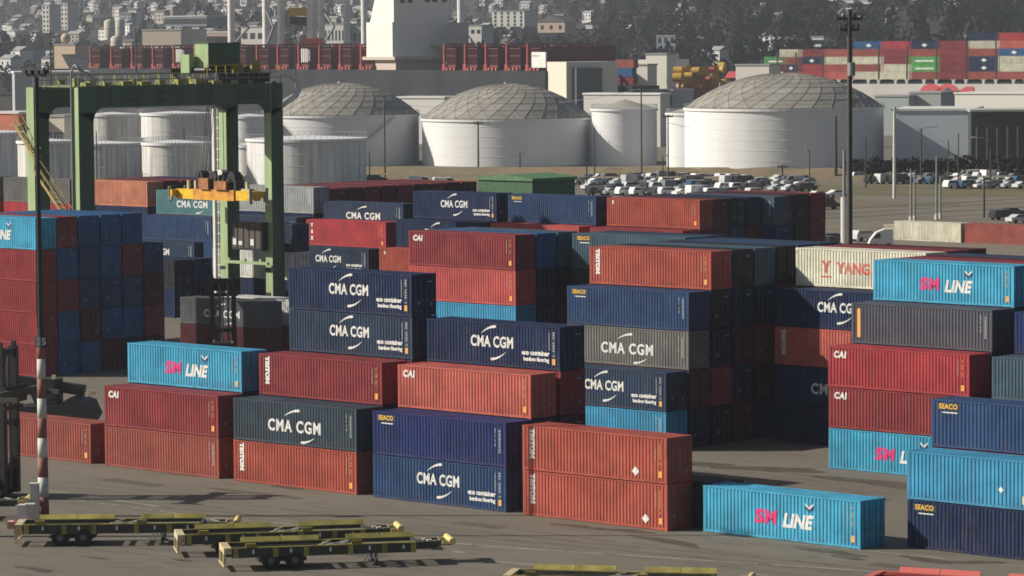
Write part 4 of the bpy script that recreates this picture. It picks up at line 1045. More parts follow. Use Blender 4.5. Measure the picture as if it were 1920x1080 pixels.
for k, (u0, u1, b0, vt, vb, dep, cc, lab, kw) in enumerate([
    (1640, 1700, 1100, 186, None, 14, (.3, .34, .34), 'grey green shed roof right of the largest dome', {}),
    (1705, 1760, 1100, 180, None, 14, (.3, .31, .3), 'grey block below the ship hull lettering', {}),
    (1790, 1990, 1050, 182, None, 20, (.68, .66, .6), 'long white warehouse in front of the white ship hull', dict(roofc=(.66, .65, .6))),
    (1205, 1260, 1150, 172, None, 15, (.25, .28, .33), 'blue grey building between slim tanks', dict(wins=(3, 2, 3, 3))),
    (1100, 1205, 1050, 182, None, 12, (.62, .6, .55), 'white walled building left of the slim cone tank', dict(roofc=(.5, .5, .48))),
    (735, 835, 1050, 182, None, 12, (.6, .58, .54), 'white building between the first two domes', dict(roofc=(.6, .6, .56))),
    (30, 168, 1080, 130, None, 22, (.35, .35, .35), 'shed with bright white roof behind the crane top', dict(roofc=(.78, .77, .74), rz=R_(10))),
    (78, 125, 900, 212, None, 12, (.5, .46, .38), 'tan block beside the yellow crane stair', dict(wins=(2, 1, 3, 4))),
    (-30, 42, 900, 205, None, 12, (.5, .16, .1), 'red and white building at the left edge', dict(roofc=(.65, .62, .58))),
    (270, 345, 1750, 52, 92, 30, (.52, .45, .36), 'tan warehouse wall above the dark ship', dict(rz=R_(-20), roofc=(.5, .46, .4))),
    (345, 435, 1800, 57, 82, 24, (.4, .3, .25), 'long low brown and white building left of the white crane legs', dict(roofc=(.7, .68, .66), wins=(5, 1, 10, 3))),
    (312, 395, 1950, 27, 45, 20, (.2, .23, .27), 'dark glass building with white frame above the tan warehouse', dict(roofc=(.65, .65, .62), wins=(4, 1, 8, 3))),
    (1232, 1266, 1850, 70, 118, 20, (.2, .23, .25), 'grey glass block near the white arcaded building', dict(wins=(3, 3, 2, 3))),
    (1268, 1345, 1900, 70, 92, 20, (.55, .53, .5), 'white arcaded building on the hillside foot', dict(wins=(9, 1, 1.2, 3))),
    (1274, 1345, 1800, 95, 130, 20, (.62, .6, .58), 'white four storey building with rows of windows', dict(wins=(9, 3, 1.0, 1.2), roofc=(.4, .12, .12))),
    (1346, 1366, 1790, 92, 130, 20, (.4, .06, .07), 'narrow crimson building beside the white windowed one', {}),
    (1368, 1384, 1790, 90, 130, 18, (.09, .1, .12), 'dark grey narrow building right of the crimson one', {}),
    (1384, 1411, 1780, 88, 130, 14, (.5, .5, .47), 'pale slatted tower block left of the ship containers', dict(wins=(4, 1, 1.4, 8))),
    (1412, 1432, 1790, 84, 130, 14, (.16, .19, .2), 'dark teal narrow building left of ship containers', {}),
    (1445, 1488, 1700, 72, 92, 14, (.6, .6, .58), 'white flat building above the first ship containers', dict(wins=(3, 1, 4, 2.2))),
    (1492, 1542, 1720, 74, 92, 14, (.55, .55, .53), 'second white flat building above the ship containers', dict(wins=(3, 1, 5, 2))),
    (925, 985, 2300, 22, 50, 18, (.55, .54, .5), 'pale apartment block on the hillside above the ship', dict(wins=(5, 4, 1.6, 1.8))),
    (84, 98, 2200, 4, 55, 12, (.6, .58, .55), 'slim pale tower block at upper left', dict(wins=(2, 6, 1.2, 1.5))),
    (118, 132, 2250, 0, 50, 12, (.58, .55, .5), 'second slim tower block at upper left', dict(wins=(2, 6, 1.2, 1.5))),
    (20, 62, 1900, 90, 118, 14, (.25, .27, .27), 'grey low building at upper left edge', {}),
    (105, 147, 1500, 78, 122, 14, (.55, .42, .3), 'tan stepped tower building under the round tank', {}),
    (1010, 1060, 2100, 42, 62, 14, (.45, .35, .26), 'tan gabled building above the ship stern', dict(gable=True, wins=(3, 1, 2, 2.5))),
]): obox('building', u0, u1, b0, vt, vb, dep, cc, lab, **kw)
for k, (u0, u1, b0, vt, vb, dep, cc, lab, kw) in enumerate([
    (1032, 1056, 1185, 112, None, 8, (.62, .6, .52), 'pale stepped deck block left of the small stack', {}),
    (1062, 1084, 1200, 108, None, 8, (.66, .64, .56), 'tall pale block beside the dark ship stern', {}),
    (1085, 1130, 1215, 112, None, 6, (.64, .61, .55), 'low white roofed block behind the small stack', dict(roofc=(.7, .7, .66))),
    (1212, 1250, 1225, 104, None, 7, (.68, .66, .58), 'stepped white block left of the ochre machinery', {}),
    (1180, 1214, 1215, 124, None, 7, (.66, .63, .55), 'lower white block beside the stepped one', {}),
    (1380, 1440, 1150, 126, None, 8, (.6, .57, .5), 'long low cream block right of the ochre machinery', {}),
    (1095, 1235, 1010, 178, None, 6, (.6, .58, .54), 'long white flat roof in front of the small stack', dict(roofc=(.72, .71, .68))),
    (560, 640, 1000, 186, None, 6, (.6, .6, .58), 'white flat roof left of the first dome', dict(roofc=(.7, .7, .68))),
    (455, 500, 1750, 48, 80, 12, (.55, .52, .48), 'pale workshop behind the leftmost quay crane', dict(wins=(3, 1, 3, 3))),
    (610, 650, 1750, 44, 84, 12, (.5, .5, .47), 'pale ribbed hall between the quay cranes', dict(wins=(6, 1, 1, 5))),
    (655, 690, 1750, 50, 84, 12, (.45, .44, .42), 'small pale hall left of the ship bridge', dict(wins=(4, 1, 1.5, 4))),
    (872, 905, 1800, 48, 92, 12, (.52, .5, .45), 'cream house block right of the ship bridge', dict(wins=(3, 2, 2, 2))),
]): obox('building', u0, u1, b0, vt, vb, dep, cc, lab, **kw)
def silo(u, b0, rpx, vt, vb, cc, label, ball=False):
    s = FPX/b0; p = col(u, b0); z0 = zat(b0, vb); h = zat(b0, vt)-z0; R = rpx/s
    t = empty('silo', (p.x, p.y, z0)); tag(t, label, 'silo')
    b = MB()
    if ball: b.lathe([(R*math.sin(q), h/2-h/2*math.cos(q)) for q in [k/12*math.pi for k in range(13)]], 24)
    else: b.lathe([(R, 0), (R, h), (R*.6, h+R*.35), (.01, h+R*.5)], 24)
    b.build('shell', M['wall_tint'], t, True, color=cc)
    b = MB(); b.lathe([(R*1.03, h*.5), (R*1.06, h*.52), (R*1.03, h*.54)], 24); b.build('hoop', M['grey_metal'], t)
silo(127, 1500, 9, 56, 76, (.6, .45, .3), 'round tan tank on top of the stepped tower', True)
silo(209, 2000, 10, 35, 62, (.5, .48, .38), 'left one of two pale silos at upper left'); silo(229, 2010, 9, 33, 62, (.48, .45, .36), 'right one of two pale silos at upper left')
silo(222, 1620, 11, 66, 82, (.5, .45, .38), 'small domed tan tank above the dark ship bow')

# ------------------------------------------------------------------ ships
M['maroon_guides'] = mat('maroon_cell_guides', (.14, .022, .025), .6, col2=(.07, .015, .016), scale=1)
class Ship:
    def __init__(s, name, ul, bl, ur, br, label):
        a = col(ul, bl); c = col(ur, br); d = (c-a); s.L = d.length; d.normalize()
        s.t = empty(name, a, math.atan2(d.y, d.x)); s.a = a; s.d = d; s.n = Vector((-d.y, d.x, 0)); tag(s.t, label, 'ship')
    def xu(s, u): return solve(lambda x: s.a+s.d*x+Vector((0, 0, 18)), u, -200, s.L+400)
    def zv(s, x, v):
        p = s.a+s.d*x; return solve(lambda z: Vector((p.x, p.y, z)), v, 80, -30, 1)
S1 = Ship('container_ship', 160, 1400, 1020, 1130, 'black hulled container ship with empty red lashing bridges, moored beyond the tanks')
zd = S1.zv(S1.xu(520), 130)
b = MB(); W = 32; Ls = S1.L
def hullpts(z, f): return [(-26*f, W/2), (-14*f, 5), (0, 1), (8, 0), (Ls+1, 0), (Ls+2, 3), (Ls+2, 13), (Ls-16, W), (8, W), (0, W-1), (-14*f, W-5)]
lo_ = hullpts(0, .35); hi = hullpts(zd, 1.25)
for i in range(len(lo_)):
    j = (i+1) % len(lo_); b.quad((*lo_[i], 0), (*lo_[j], 0), (*hi[j], zd), (*hi[i], zd))
b.poly([(*q, zd) for q in hi]); b.build('hull', M['hull_black'], S1.t)
b = MB(); b.prism([(-30, zd-1), (-6, zd-.2), (-8, zd+2.2), (-38, zd+5.5)], W/2-7, W/2+7, 'y'); b.build('forecastle', M['hull_black'], S1.t)
u = 168; k = 0
rl = random.Random(3)
while u < 992:
    x = S1.xu(u)
    if not (690 < u < 800):
        b = MB(); H1 = 8.6+.5*rl.random()
        for y in (0.6, 8, 16, 24, W-.6):
            b.box(x-.35, x+.35, y-.35, y+.35, zd, zd+H1)
        for zz in (2.6, 5.4, H1-.3): b.box(x-.6, x+.6, .4, W-.4, zd+zz, zd+zz+.35)
        for q in range(14): b.bar((x, .8+q*2.2, zd+.3), (x, 3+q*2.2, zd+5.5), .16)
        # side stanchions between bays
        b.box(x-.9, x+.9, .15, .55, zd, zd+2.0)
        lb = b.build('lashing_bridge', M['lash_red'], S1.t)
        b = MB(); w = rl.uniform(5.2, 6.8)
        for q in range(7): b.box(x+1.0+q*w/7, x+1.0+q*w/7+.18, 1.2, W-1, zd+1.5, zd+6.5+rl.random()*1.5)
        b.box(x+1.0, x+w+.8, 1.0, W-1, zd+.2, zd+1.8); b.box(x+.8, x+w+1, .9, 1.3, zd+4.6, zd+4.9); b.box(x+.8, x+w+1, .9, 1.3, zd+7.0, zd+7.3)
        b.build('cell_guides', M['maroon_guides'], lb)
        b = MB()
        for q in range(3): b.tube((x+1.5+q*2.2, .7, zd+.05), (x+1.5+q*2.2, .7, zd+1.0), .55, .35, 8)
        b.build('deck_sockets', M['deck_red'], S1.t)
        if k % 6 == 4:
            b = MB(); b.box(x+2, x+7, .8, 1.4, zd+3, zd+7)
            for q in range(4): b.box(x+2+q*1.3, x+2.5+q*1.3, .4, .7, zd+2.5, zd+7.4)
            b.build('side_ladder', M['white'], S1.t)
    u += 39; k += 1
def house(S, u0, u1, vtop, depth, zb, tint, name='accommodation_block'):
    x0, x1 = S.xu(u0), S.xu(u1); zt = S.zv(x0, vtop); b = MB(); b.box(x0, x1, .8, .8+depth, zb, zt); return b.build(name, M['wall_tint'], S.t, color=tint), x0, x1, zt
acc, x0, x1, zt = house(S1, 684, 733, 42, 24, zd+4.5, (.7, .68, .62))
b = MB(); b.prism([(x0+1.5, zt), (x1, zt), (x1, zt+14), (x0+6.5, zt+12)], 1.4, 24, 'y'); b.build('bridge_tower', M['wall_tint'], S1.t, color=(.72, .7, .65))
for yy in (4, 7, 14, 17, 21):
    for zz in ((zt+6.8, 1.8), (zt+10.5, 1.8)) if yy > 12 else ((zt+6.5, 2),):
        b = MB(); b.box(x1+.02, x1+.15, yy, yy+2, zz[0], zz[0]+zz[1]); b.build('window', M['glass'], acc)
b = MB(); b.box(x0-2, x1+2, .3, 26, zd+3.4, zd+4.5); b.box(x0, x1, 2, 20, zd, zd+3.4); b.build('deckhouse_base', M['wall_tint'], S1.t, color=(.5, .42, .36))
b = MB(); b.box(x1+.1, x1+6, 16, 30, zd+8, zd+9); b.box(x1+5, x1+6, 20, 28, zd+3, zd+16); b.bar((x1+1, 26, zd+16), (x1+8, 28, zd+10), .4); b.bar((x1+8, 28, zd+10), (x1+8, 28, zd+3), .6); b.build('funnel_gear', M['wall_tint'], S1.t, color=(.4, .4, .38))
f2, x0, x1, zt = house(S1, 1022, 1058, 116, 20, zd-12, (.66, .62, .52))
b = MB(); b.box(x1+.05, x1+2.5, 3, 13, zd-12, zt-2); b.build('engine_casing', M['wall_tint'], S1.t, color=(.1, .11, .12))
b = MB(); b.box(x0-9, x0-1, .9, 1.4, zd+1, zd+6)
b.build('white_cage', M['white'], S1.t)

def ship_container(S, x, y, z, colr, lab, sc_=1.0, w20=None):
    p = S.a+S.d*x+S.n*y; rr = random.Random(int(x*31+z*7+y)); j = 1+rr.uniform(-.1, .1)
    t = empty('shipping_container', (p.x, p.y, z), math.atan2(S.d.y, S.d.x)); c = tuple(min(1, q*j) for q in COL2[colr])
    for nm, me in (('frame', 'frame'), ('side_wall', 'side_front'), ('roof', 'roof'), ('door', 'door')): link(nm, T[me], t, None, c)
    tag(t, lab, 'shipping container', 'containers stacked on the ships'); t.scale = (sc_, 1, 1)
    return t
COL2 = dict(COL); COL2['green'] = (.1, .4, .1)
CNAME['green'] = 'green'
S2 = Ship('container_ship', 1180, 1330, 1960, 1240, 'white hulled container ship loaded with coloured containers at upper right')
zh = S2.zv(S2.xu(1700), 149); W = 32
lo_ = [(0, 3), (8, 0), (S2.L+60, 0), (S2.L+60, W), (8, W), (0, W-3)]; b = MB()
for i in range(len(lo_)):
    j = (i+1) % len(lo_); b.quad((*lo_[i], 0), (*lo_[j], 0), (*lo_[j], zh-1.6), (*lo_[i], zh-1.6))
b.poly([(*q, zh-1.6) for q in lo_]); b.build('hull', M['hull_white'], S2.t)
SH = [(1430, 'blue brick green', 'first'), (1459, 'brick navy brick cream', 'second'), (1494, 'red red navy darkred', 'third'), (1543, 'orangered redbrick cream brick', 'fourth'),
      (1598, 'cream brick cream brick midblue', 'fifth'), (1649, 'cream cream darkred darkred red', 'sixth'), (1702, 'brick green green brick navy', 'seventh'),
      (1757, 'darkred darkred darkred darkred darkred', 'eighth'), (1813, 'brick navy navy brick cream navy', 'ninth'), (1869, 'brick cream cream midblue orangered red', 'tenth'),
      (1925, 'brick navy red cream brick', 'eleventh')]
for u, cl, nth in SH:
    x = S2.xu(u); cl = cl.split(); sc_ = .78 if u < 1494 else (.92 if u < 1540 else 1.0)
    for i, cn in enumerate(cl):
        cc = ship_container(S2, x, 1.0, zh+i*2.72, cn, f"{CNAME[cn]} ship container, {'top' if i == len(cl)-1 else ORD[i]} of the {nth} column from left", sc_)
        if cn in ('green', 'navy', 'midblue') and i < 5:
            b = MB(); (rect(b, 2.5, 9.8, .9, 1.5) if cn == 'green' else b.poly([(6.1, YF, .7), (7.3, YF, 1.4), (6.1, YF, 2.1), (4.9, YF, 1.4)])); b.build('marking', M['white_mark'], cc)
    for r in (1, 2, 3):
        b = MB(); b.box(x+.2, x+11.9*sc_, 1.0+r*2.5+.05, 1.0+r*2.5+2.4, zh, zh+len(cl)*2.72-.1); b.build('stowed_cargo', M['wall_tint'], S2.t, color=(.12, .035, .03) if r % 2 else (.03, .04, .08))
    b = MB(); b.box(x-1.1, x-.6, .9, W-1, zh-1.0, zh+len(cl)*2.5); b.build('lashing_bridge', M['chassis_dark'], S2.t)
    b = MB()
    for q in (-1.0, 5.8): b.box(x+q, x+q+.9, .2, .7, zh-1.5, zh-.05); b.box(x+q-.4, x+q+1.3, .2, .7, zh-.35, zh)
    b.build('deck_bracket', M['hull_white'], S2.t)
# red rounded lettering, mostly hidden below, and white pentagon emblem
def ring_on_hull(S, uc, vc, r, name, mt, half=True):
    x = S.xu(uc); z = S.zv(x, vc); b = MB(); n = 16
    for i in range(n):
        t0 = math.pi*i/n; t1 = math.pi*(i+1)/n
        b.quad((x+r*math.cos(t0), -.15, z+r*.8*math.sin(t0)), (x+r*.45*math.cos(t0), -.15, z+r*.3*math.sin(t0)), (x+r*.45*math.cos(t1), -.15, z+r*.3*math.sin(t1)), (x+r*math.cos(t1), -.15, z+r*.8*math.sin(t1)))
    return b.build(name, mt, S.t)
M['hull_red'] = mat('hull_lettering_red', (.6, .09, .1), .5)
for uc in (1746, 1777): ring_on_hull(S2, uc, 176, 4.6, 'hull_letter', M['hull_red'])
x = S2.xu(1795); x2 = S2.xu(1826); z = S2.zv(x, 175); b = MB(); b.poly([(x, -.15, z), (x2, -.15, z), (x2, -.15, z+2.4), (x+3.5, -.15, z+2.4), (x+1, -.15, z+1.2)]); b.build('hull_letter', M['hull_red'], S2.t)
x = S2.xu(1376); b = MB(); z = S2.zv(x, 146); b.prism([(x-4, z), (x+5, z), (x+1, z+2.4), (x-2, z+2.4)], -.3, 0, 'y'); b.build('red_marking', M['hull_red'], S2.t)
h3, x0, x1, zt = house(S2, 1192, 1256, 112, 14, zh-5, (.68, .64, .56)); b = MB(); b.box(x0+7, x0+13, 2, 10, zt, zt+2.2); b.box(x0-3, x0+2, 1, 9, zh-3, zt-5); b.build('deckhouse_top', M['wall_tint'], S2.t, color=(.68, .64, .56))
# pentagon sign tower in front of the hull
p = col(1776, 1120); t = empty('pentagon_sign', p, math.atan2(RH.y, RH.x)); tag(t, 'white pentagon emblem on a red post in front of the white hull', 'sign')
s = FPX/1120; z0 = zat(1120, 200); b = MB(); b.box(-2.4, 2.4, 0, 1, 0, z0+2.6); b.build('post', M['hull_red'], t)
b = MB(); zc = zat(1120, 182); b.prism([(2.1*math.sin(2*math.pi*k/5), zc+2.3*math.cos(2*math.pi*k/5)) for k in range(5)], -.4, -.1, 'y'); pn = b.build('emblem_plate', M['white'], t)
b = MB(); b.prism([(1.0*math.sin(math.pi*k/5)*(1 if k % 2 == 0 else .45), zc+1.0*math.cos(math.pi*k/5)*(1 if k % 2 == 0 else .45)) for k in range(10)], -.5, -.41, 'y'); b.build('emblem_star', M['hull_red'], pn)
# small container stack and ochre machinery between the ships
for i, (cn, u0) in enumerate((('darkred', 1136), ('midblue', 1134), ('brick', 1137))):
    b0 = 1180; p = col(u0, b0); z0 = zat(b0, 160)+i*2.75
    t = empty('shipping_container', (p.x, p.y, z0), 0.0); tag(t, f"{CNAME[cn]} container, {['bottom','middle','top'][i]} of the small stack between the two ships", 'shipping container', 'containers between the ships')
    for nm, me in (('frame', 'frame'), ('side_wall', 'side_front'), ('roof', 'roof'), ('door', 'door')): link(nm, T[me], t, None, COL[cn])
p = col(1128, 1195); b = MB(); z0 = zat(1195, 162); b.box(0, 14, 0, 14, 0, z0); o = b.build('quay_platform', M['hull_black'], loc=(p.x, p.y, 0)); tag(o, 'dark platform carrying the small container stack between the ships', 'platform')
t = empty('deck_machinery', col(1262, 1190), math.atan2(RH.y, RH.x)); tag(t, 'ochre yellow winches and machinery heaped between the ships', 'machinery')
rl = random.Random(12)
for k in range(26):
    x = rl.uniform(0, 18); y = rl.uniform(0, 6); top = zat(1190, 122)+1.5*math.sin(x*.5)-abs(x-9)*.28; b = MB()
    zb_ = zat(1190, 172); z = rl.uniform(zb_, top-1)
    if k % 2: b.tube((x, y, z+1), (x+rl.uniform(1, 3), y-1, z+1), rl.uniform(.7, 1.5), n=12)
    else: b.box(x, x+rl.uniform(1.5, 4), y, y+2, z, z+rl.uniform(1, 2.6))
    b.build('winch_drum' if k % 2 else 'machine_casing', M['ochre'] if k % 5 else M['lash_red'], t)
b = MB(); b.box(-1, 20, 2, 9, 0, zat(1190, 172)+1); b.build('support_base', M['lash_red'], t)
b = MB(); b.box(3, 16, 6, 8, zat(1190, 170), zat(1190, 128)); b.build('back_frame', M['ochre'], t)

# ------------------------------------------------------------------ quay cranes behind the first ship
def quay_crane(us, b0, label, wpx=8.5, gear=None):
    p = col(us[0], b0); t = empty('quay_crane', p, math.atan2(RH.y, RH.x)); tag(t, label, 'quay crane', 'white quay cranes behind the dark ship'); s = FPX/b0
    for i, u in enumerate(us):
        b = MB(); x = (u-us[0])/s; y = 0 if i % 2 == 0 else 14; w = wpx/s; b.tube((x, y, 0), (x, y, 62), w*.8, n=14); b.build('leg', M['white'], t)
    for i in range(len(us)-1):
        x0 = (us[i]-us[0])/s; x1 = (us[i+1]-us[0])/s; y0 = 0 if i % 2 == 0 else 14; y1 = 14-y0
        zt_, zm, zb_ = zat(b0, 12), zat(b0, 48), zat(b0, 84)
        b = MB(); b.bar((x0, y0, zt_), ((x0+x1)/2, 7, zm), .7); b.bar(((x0+x1)/2, 7, zm), (x0, y0, zb_), .7); b.build('brace', M['grey_metal'], t)
        b = MB(); b.bar((x0, y0+.3, 58), (x1, y1+.3, 58), 1.6, 2.4); b.build('portal_beam', M['white'], t)
    b = MB(); x1 = (us[-1]-us[0])/s; b.box(-3, 5, -1, 2, zat(b0, 97), zat(b0, 82)); b.box(x1-5, x1+3, -1, 2, zat(b0, 97), zat(b0, 82)); b.build('bogie', M['white'], t)
    return t
quay_crane((437, 497, 530), 1330, 'leftmost white quay crane, legs rising above the green crane')
quay_crane((592, 602, 653), 1330, 'second white quay crane between yellow cabin and ship bridge', 8)
quay_crane((686, 865), 1420, 'third white quay crane behind the ship accommodation block', 8)
def cabin(u0, u1, v0, v1, b0, top, bot, label):
    s = FPX/b0; p = col(u0, b0); z0, z1 = zat(b0, v1), zat(b0, v0); w = (u1-u0)/s; t = empty('crane_cabin', (p.x, p.y, z0), math.atan2(RH.y, RH.x)); tag(t, label, 'crane cabin'); h = z1-z0
    b = MB(); b.prism([(0, h*.55), (w, h*.55), (w, h), (0, h)], 0, 4, 'y'); b.build('body', top, t)
    b = MB(); b.prism([(w*.05, h*.1), (w*.95, 0), (w*.98, h*.5), (0, h*.54)], .3, 3.7, 'y'); b.build('lower_body', bot, t)
    b = MB(); b.box(w*.3, w*.5, 1.5, 1.8, h, h+34); b.build('hanger_leg', M['white'], t)
cabin(545, 582, 12, 46, 1320, M['yellow'], M['black'], 'yellow cabin with dark underside hanging between white crane legs')
cabin(566, 606, 69, 96, 1300, M['deck_red'], M['ochre'], 'red topped ochre cabin just above the ship deck')

# ------------------------------------------------------------------ poles
def pole(u, vt, vb, wpx, mt, label, arm=None, kind='utility_pole', cat='pole', b0=None, cross=None, cans=0, group=None, base=None):
    if b0 is None: p = at(u, vb); b0 = (p-CAMP).dot(DH)
    else: p = col(u, b0)
    s = FPX/b0; h = zat(b0, vt); t = empty(kind, p, math.atan2(RH.y, RH.x)); tag(t, label, cat, group); r = wpx/s/2
    b = MB(); b.tube((0, 0, 0), (0, 0, h), r*1.15, r*.8, 10); b.build('shaft', M[mt], t)
    if arm:
        w, dz = arm; L = w/s; b = MB(); b.path([(0, 0, h-.2), (L*.5, 0, h+.4*dz), (L, 0, h+.6*dz)], .09, 6); ar = b.build('arm', M['grey_metal'], t)
        b = MB(); b.box(*sorted((L*.9, L*1.25)), -.2, .2, h+.6*dz-.1, h+.6*dz+.15); b.build('lamp', M['pole_white'], t)
    if cross:
        for zz, L in cross:
            b = MB(); b.box(-L/2, L/2, -.12, .12, h-zz-.12, h-zz+.12)
            for q in (-.46, -.2, .2, .46): b.tube((q*L, 0, h-zz+.12), (q*L, 0, h-zz+.5), .09, .06, 6)
            b.build('crossarm', M[mt], t)
    for k in range(cans):
        b = MB(); zz = h-5.5-1.5*k; b.tube((.1, -.55, zz), (.1, -.55, zz+1.1), .32, n=12); b.build('transformer', M['grey_metal'], t)
    if base: b = MB(); b.tube((0, 0, 0), (0, 0, base), r*1.9, r*1.9, 12); b.build('base_sleeve', M['pole_white'], t)
    return t
pole(1593, 22, 0, 11, 'wood', 'thick tall wooden pole rising behind the cream container', b0=292, cross=[(.8, 2.2), (1.7, 1.6)], cans=1)
pole(1583, 286, 466, 7, 'grey_metal', 'grey steel post just left of the thick wooden pole', base=7.5)
pole(1677, 205, 372, 6, 'pole_white', 'pale pole standing left of the tall pale block', cross=[(.6, 1.6)])
for u, vt, vb, lab in ((1708, 322, 416, 'left one of two short grey posts by the rails'), (1715, 326, 415, 'right one of two short grey posts by the rails'),
                       (1756, 298, 412, 'left one of the grey post pair above the cream container'), (1763, 335, 410, 'right one of the grey post pair above the cream container')):
    pole(u, vt, vb, 4, 'grey_metal', lab, arm=(26, -.5) if u == 1756 else None, base=.9)
PL = [(722, 188, 332, 3.2, (0, 0), 'dark pole in front of the first domed tank', False), (897, 226, 318, 3.4, 0, 'dark pole in front of the middle dome left part', True),
      (975, 286, 320, 2.8, (10, .2), 'short dark lamp in front of the middle tank', False), (693, 282, 340, 3, (6, .2), 'short dark lamp by the low stained tank', False),
      (590, 288, 334, 2.6, (6, .2), 'short dark lamp in front of the low stained tank', False), (1203, 160, 332, 3.2, 0, 'tall dark pole in front of the slim cone tank', True),
      (1100, 306, 352, 3, 0, 'short T shaped post left of the parked cars', True), (1115, 240, 336, 2.4, 0, 'thin pole at the left side of slim cone tank', False),
      (1253, 216, 345, 3, 0, 'tall dark pole at the slim pale tank', True), (1243, 295, 352, 2.6, (8, .3), 'pale lamp post among the first parked cars', False),
      (1467, 312, 346, 3.4, 0, 'short dark T post before the largest tank', True), (1518, 285, 352, 2.4, (-6, .3), 'thin pale lamp in front of the largest tank shade', False),
      (1567, 222, 330, 6, 0, 'dark pole against the shaded side of largest tank', False), (1623, 262, 352, 3, 0, 'dark pole between wooden pole and pale block', False),
      (1727, 246, 344, 3.4, (24, .6), 'lamp post with long arm before the tall pale block', False), (1845, 338, 408, 4, (-3, .2), 'short dark post right of the rails', False),
      (1857, 268, 356, 3.2, (-28, .8), 'lamp post with long left arm before the dark shed', False), (1778, 268, 352, 2.6, 0, 'thin dark pole before the pale block right part', False),
      (1797, 255, 350, 2.4, 0, 'thin dark pole near the pale block right corner', False), (258, 48, 0, 3, 0, 'thin grey mast above the dark ship hull', False), (98, 50, 0, 3.4, 0, 'thin grey mast left of the tan tower', False),
      (556, 48, 0, 2.6, 0, 'thin pole right of the white crane legs', False), (182, 240, 345, 2.6, 0, 'dark post in front of streaked tank by crane leg', False), (346, 236, 345, 2.8, 0, 'dark lamp post seen inside the crane frame', False)]
for u, vt, vb, w, arm, lab, cr in PL:
    pole(u, vt, vb, w, 'wood' if cr else 'chassis_dark', lab, arm=arm if (arm and arm != (0, 0)) else None, cross=[(.5, 2.2)] if cr else None, b0=None if vb else 900, group='poles and lamps beyond the yard')
# overhead wires between wooden poles
def wire(p, q, b0, b1, sag, lab):
    a = col(p[0], b0, zat(b0, p[1])); c = col(q[0], b1, zat(b1, q[1])); b = MB(); pts = []
    for i in range(17): t = i/16; x = a.lerp(c, t); x.z -= sag*4*t*(1-t); pts.append(x)
    b.path(pts, .05, 5); tag(b.build('overhead_wire', M['grey_metal']), lab, 'wire', 'overhead wires before the tanks')
wire((1100, 316), (1467, 314), 800, 790, 1, 'overhead wire between the two short T posts before tanks')
wire((1467, 314), (1930, 290), 790, 800, 3, 'overhead wire from the right T post toward the dark shed')
wire((560, 160), (1203, 168), 900, 850, 5, 'overhead wire crossing the middle dome')
wire((1253, 232), (1930, 262), 820, 820, 4, 'overhead wire crossing the largest tank wall')

# ------------------------------------------------------------------ cars
def make_car(kind):
    t = empty('parked_car', (0, 0, 0)); L, Wd = (4.6, 1.8) if kind != 'van' else (5.3, 2.0)
    prof = {'sedan': [(-2.3, .35), (2.3, .35), (2.32, .75), (1.9, .92), (1.1, .98), (.5, 1.4), (-.9, 1.45), (-1.7, 1.02), (-2.28, .95)],
            'suv': [(-2.3, .4), (2.3, .4), (2.32, .9), (1.9, 1.08), (1.1, 1.15), (.6, 1.65), (-1.9, 1.7), (-2.28, 1.1)],
            'van': [(-2.6, .4), (2.65, .4), (2.7, 1.0), (2.0, 1.25), (1.3, 2.1), (-2.5, 2.2), (-2.62, 1.1)]}[kind]
    gl = {'sedan': [(.95, 1.0), (.45, 1.36), (-.85, 1.4), (-1.5, 1.04)], 'suv': [(.98, 1.17), (.55, 1.58), (-1.75, 1.62), (-2.0, 1.15)], 'van': [(1.85, 1.3), (1.25, 2.0), (.2, 2.02), (.2, 1.3)]}[kind]
    b = MB(); b.prism(prof, -Wd/2, Wd/2, 'y'); o = b.build('body', M['car_paint'], t); o['tint'] = True
    b = MB(); b.prism(gl, -Wd/2-.01, Wd/2+.01, 'y'); b.build('windows', M['glass'], t)
    fr = gl[0], gl[1]; b = MB(); x0, z0 = prof[4] if kind != 'van' else prof[3]; x1, z1 = prof[5] if kind != 'van' else prof[4]
    n = Vector((z0-z1, 0, x0-x1)).normalized()*-.012
    n = Vector((abs(n.x), 0, abs(n.z)))
    b.quad((x0+n.x, -Wd/2+.12, z0+n.z), (x0+n.x, Wd/2-.12, z0+n.z), (x1+n.x, Wd/2-.2, z1+n.z), (x1+n.x, -Wd/2+.2, z1+n.z)); b.build('windscreen', M['glass'], t)
    for x in (-L*.31, L*.31):
        for y in (-Wd/2-.02, Wd/2-.2): b = MB(); b.tube((x, y, .33), (x, y+.22, .33), .33, n=14); b.build('wheel', M['tyre'], t)
    for y in (-.75, .5): b = MB(); xf = max(q[0] for q in prof); b.box(xf-.08, xf+.02, y, y+.3, .62, .78); b.build('headlight', M['white'], t)
    return t
CT = {k: make_car(k) for k in ('sedan', 'suv', 'van')}; first = {k: True for k in CT}
CC = [('white', (.75, .75, .73)), ('silver', (.5, .51, .52)), ('black', (.02, .02, .022)), ('grey', (.2, .205, .21)), ('blue', (.04, .09, .15)), ('white', (.78, .77, .75)), ('silver', (.42, .43, .45)), ('teal', (.03, .13, .14)), ('black', (.03, .03, .035)), ('white', (.7, .7, .68)), ('silver', (.55, .55, .54)), ('grey', (.11, .11, .12))]
rc = random.Random(21)
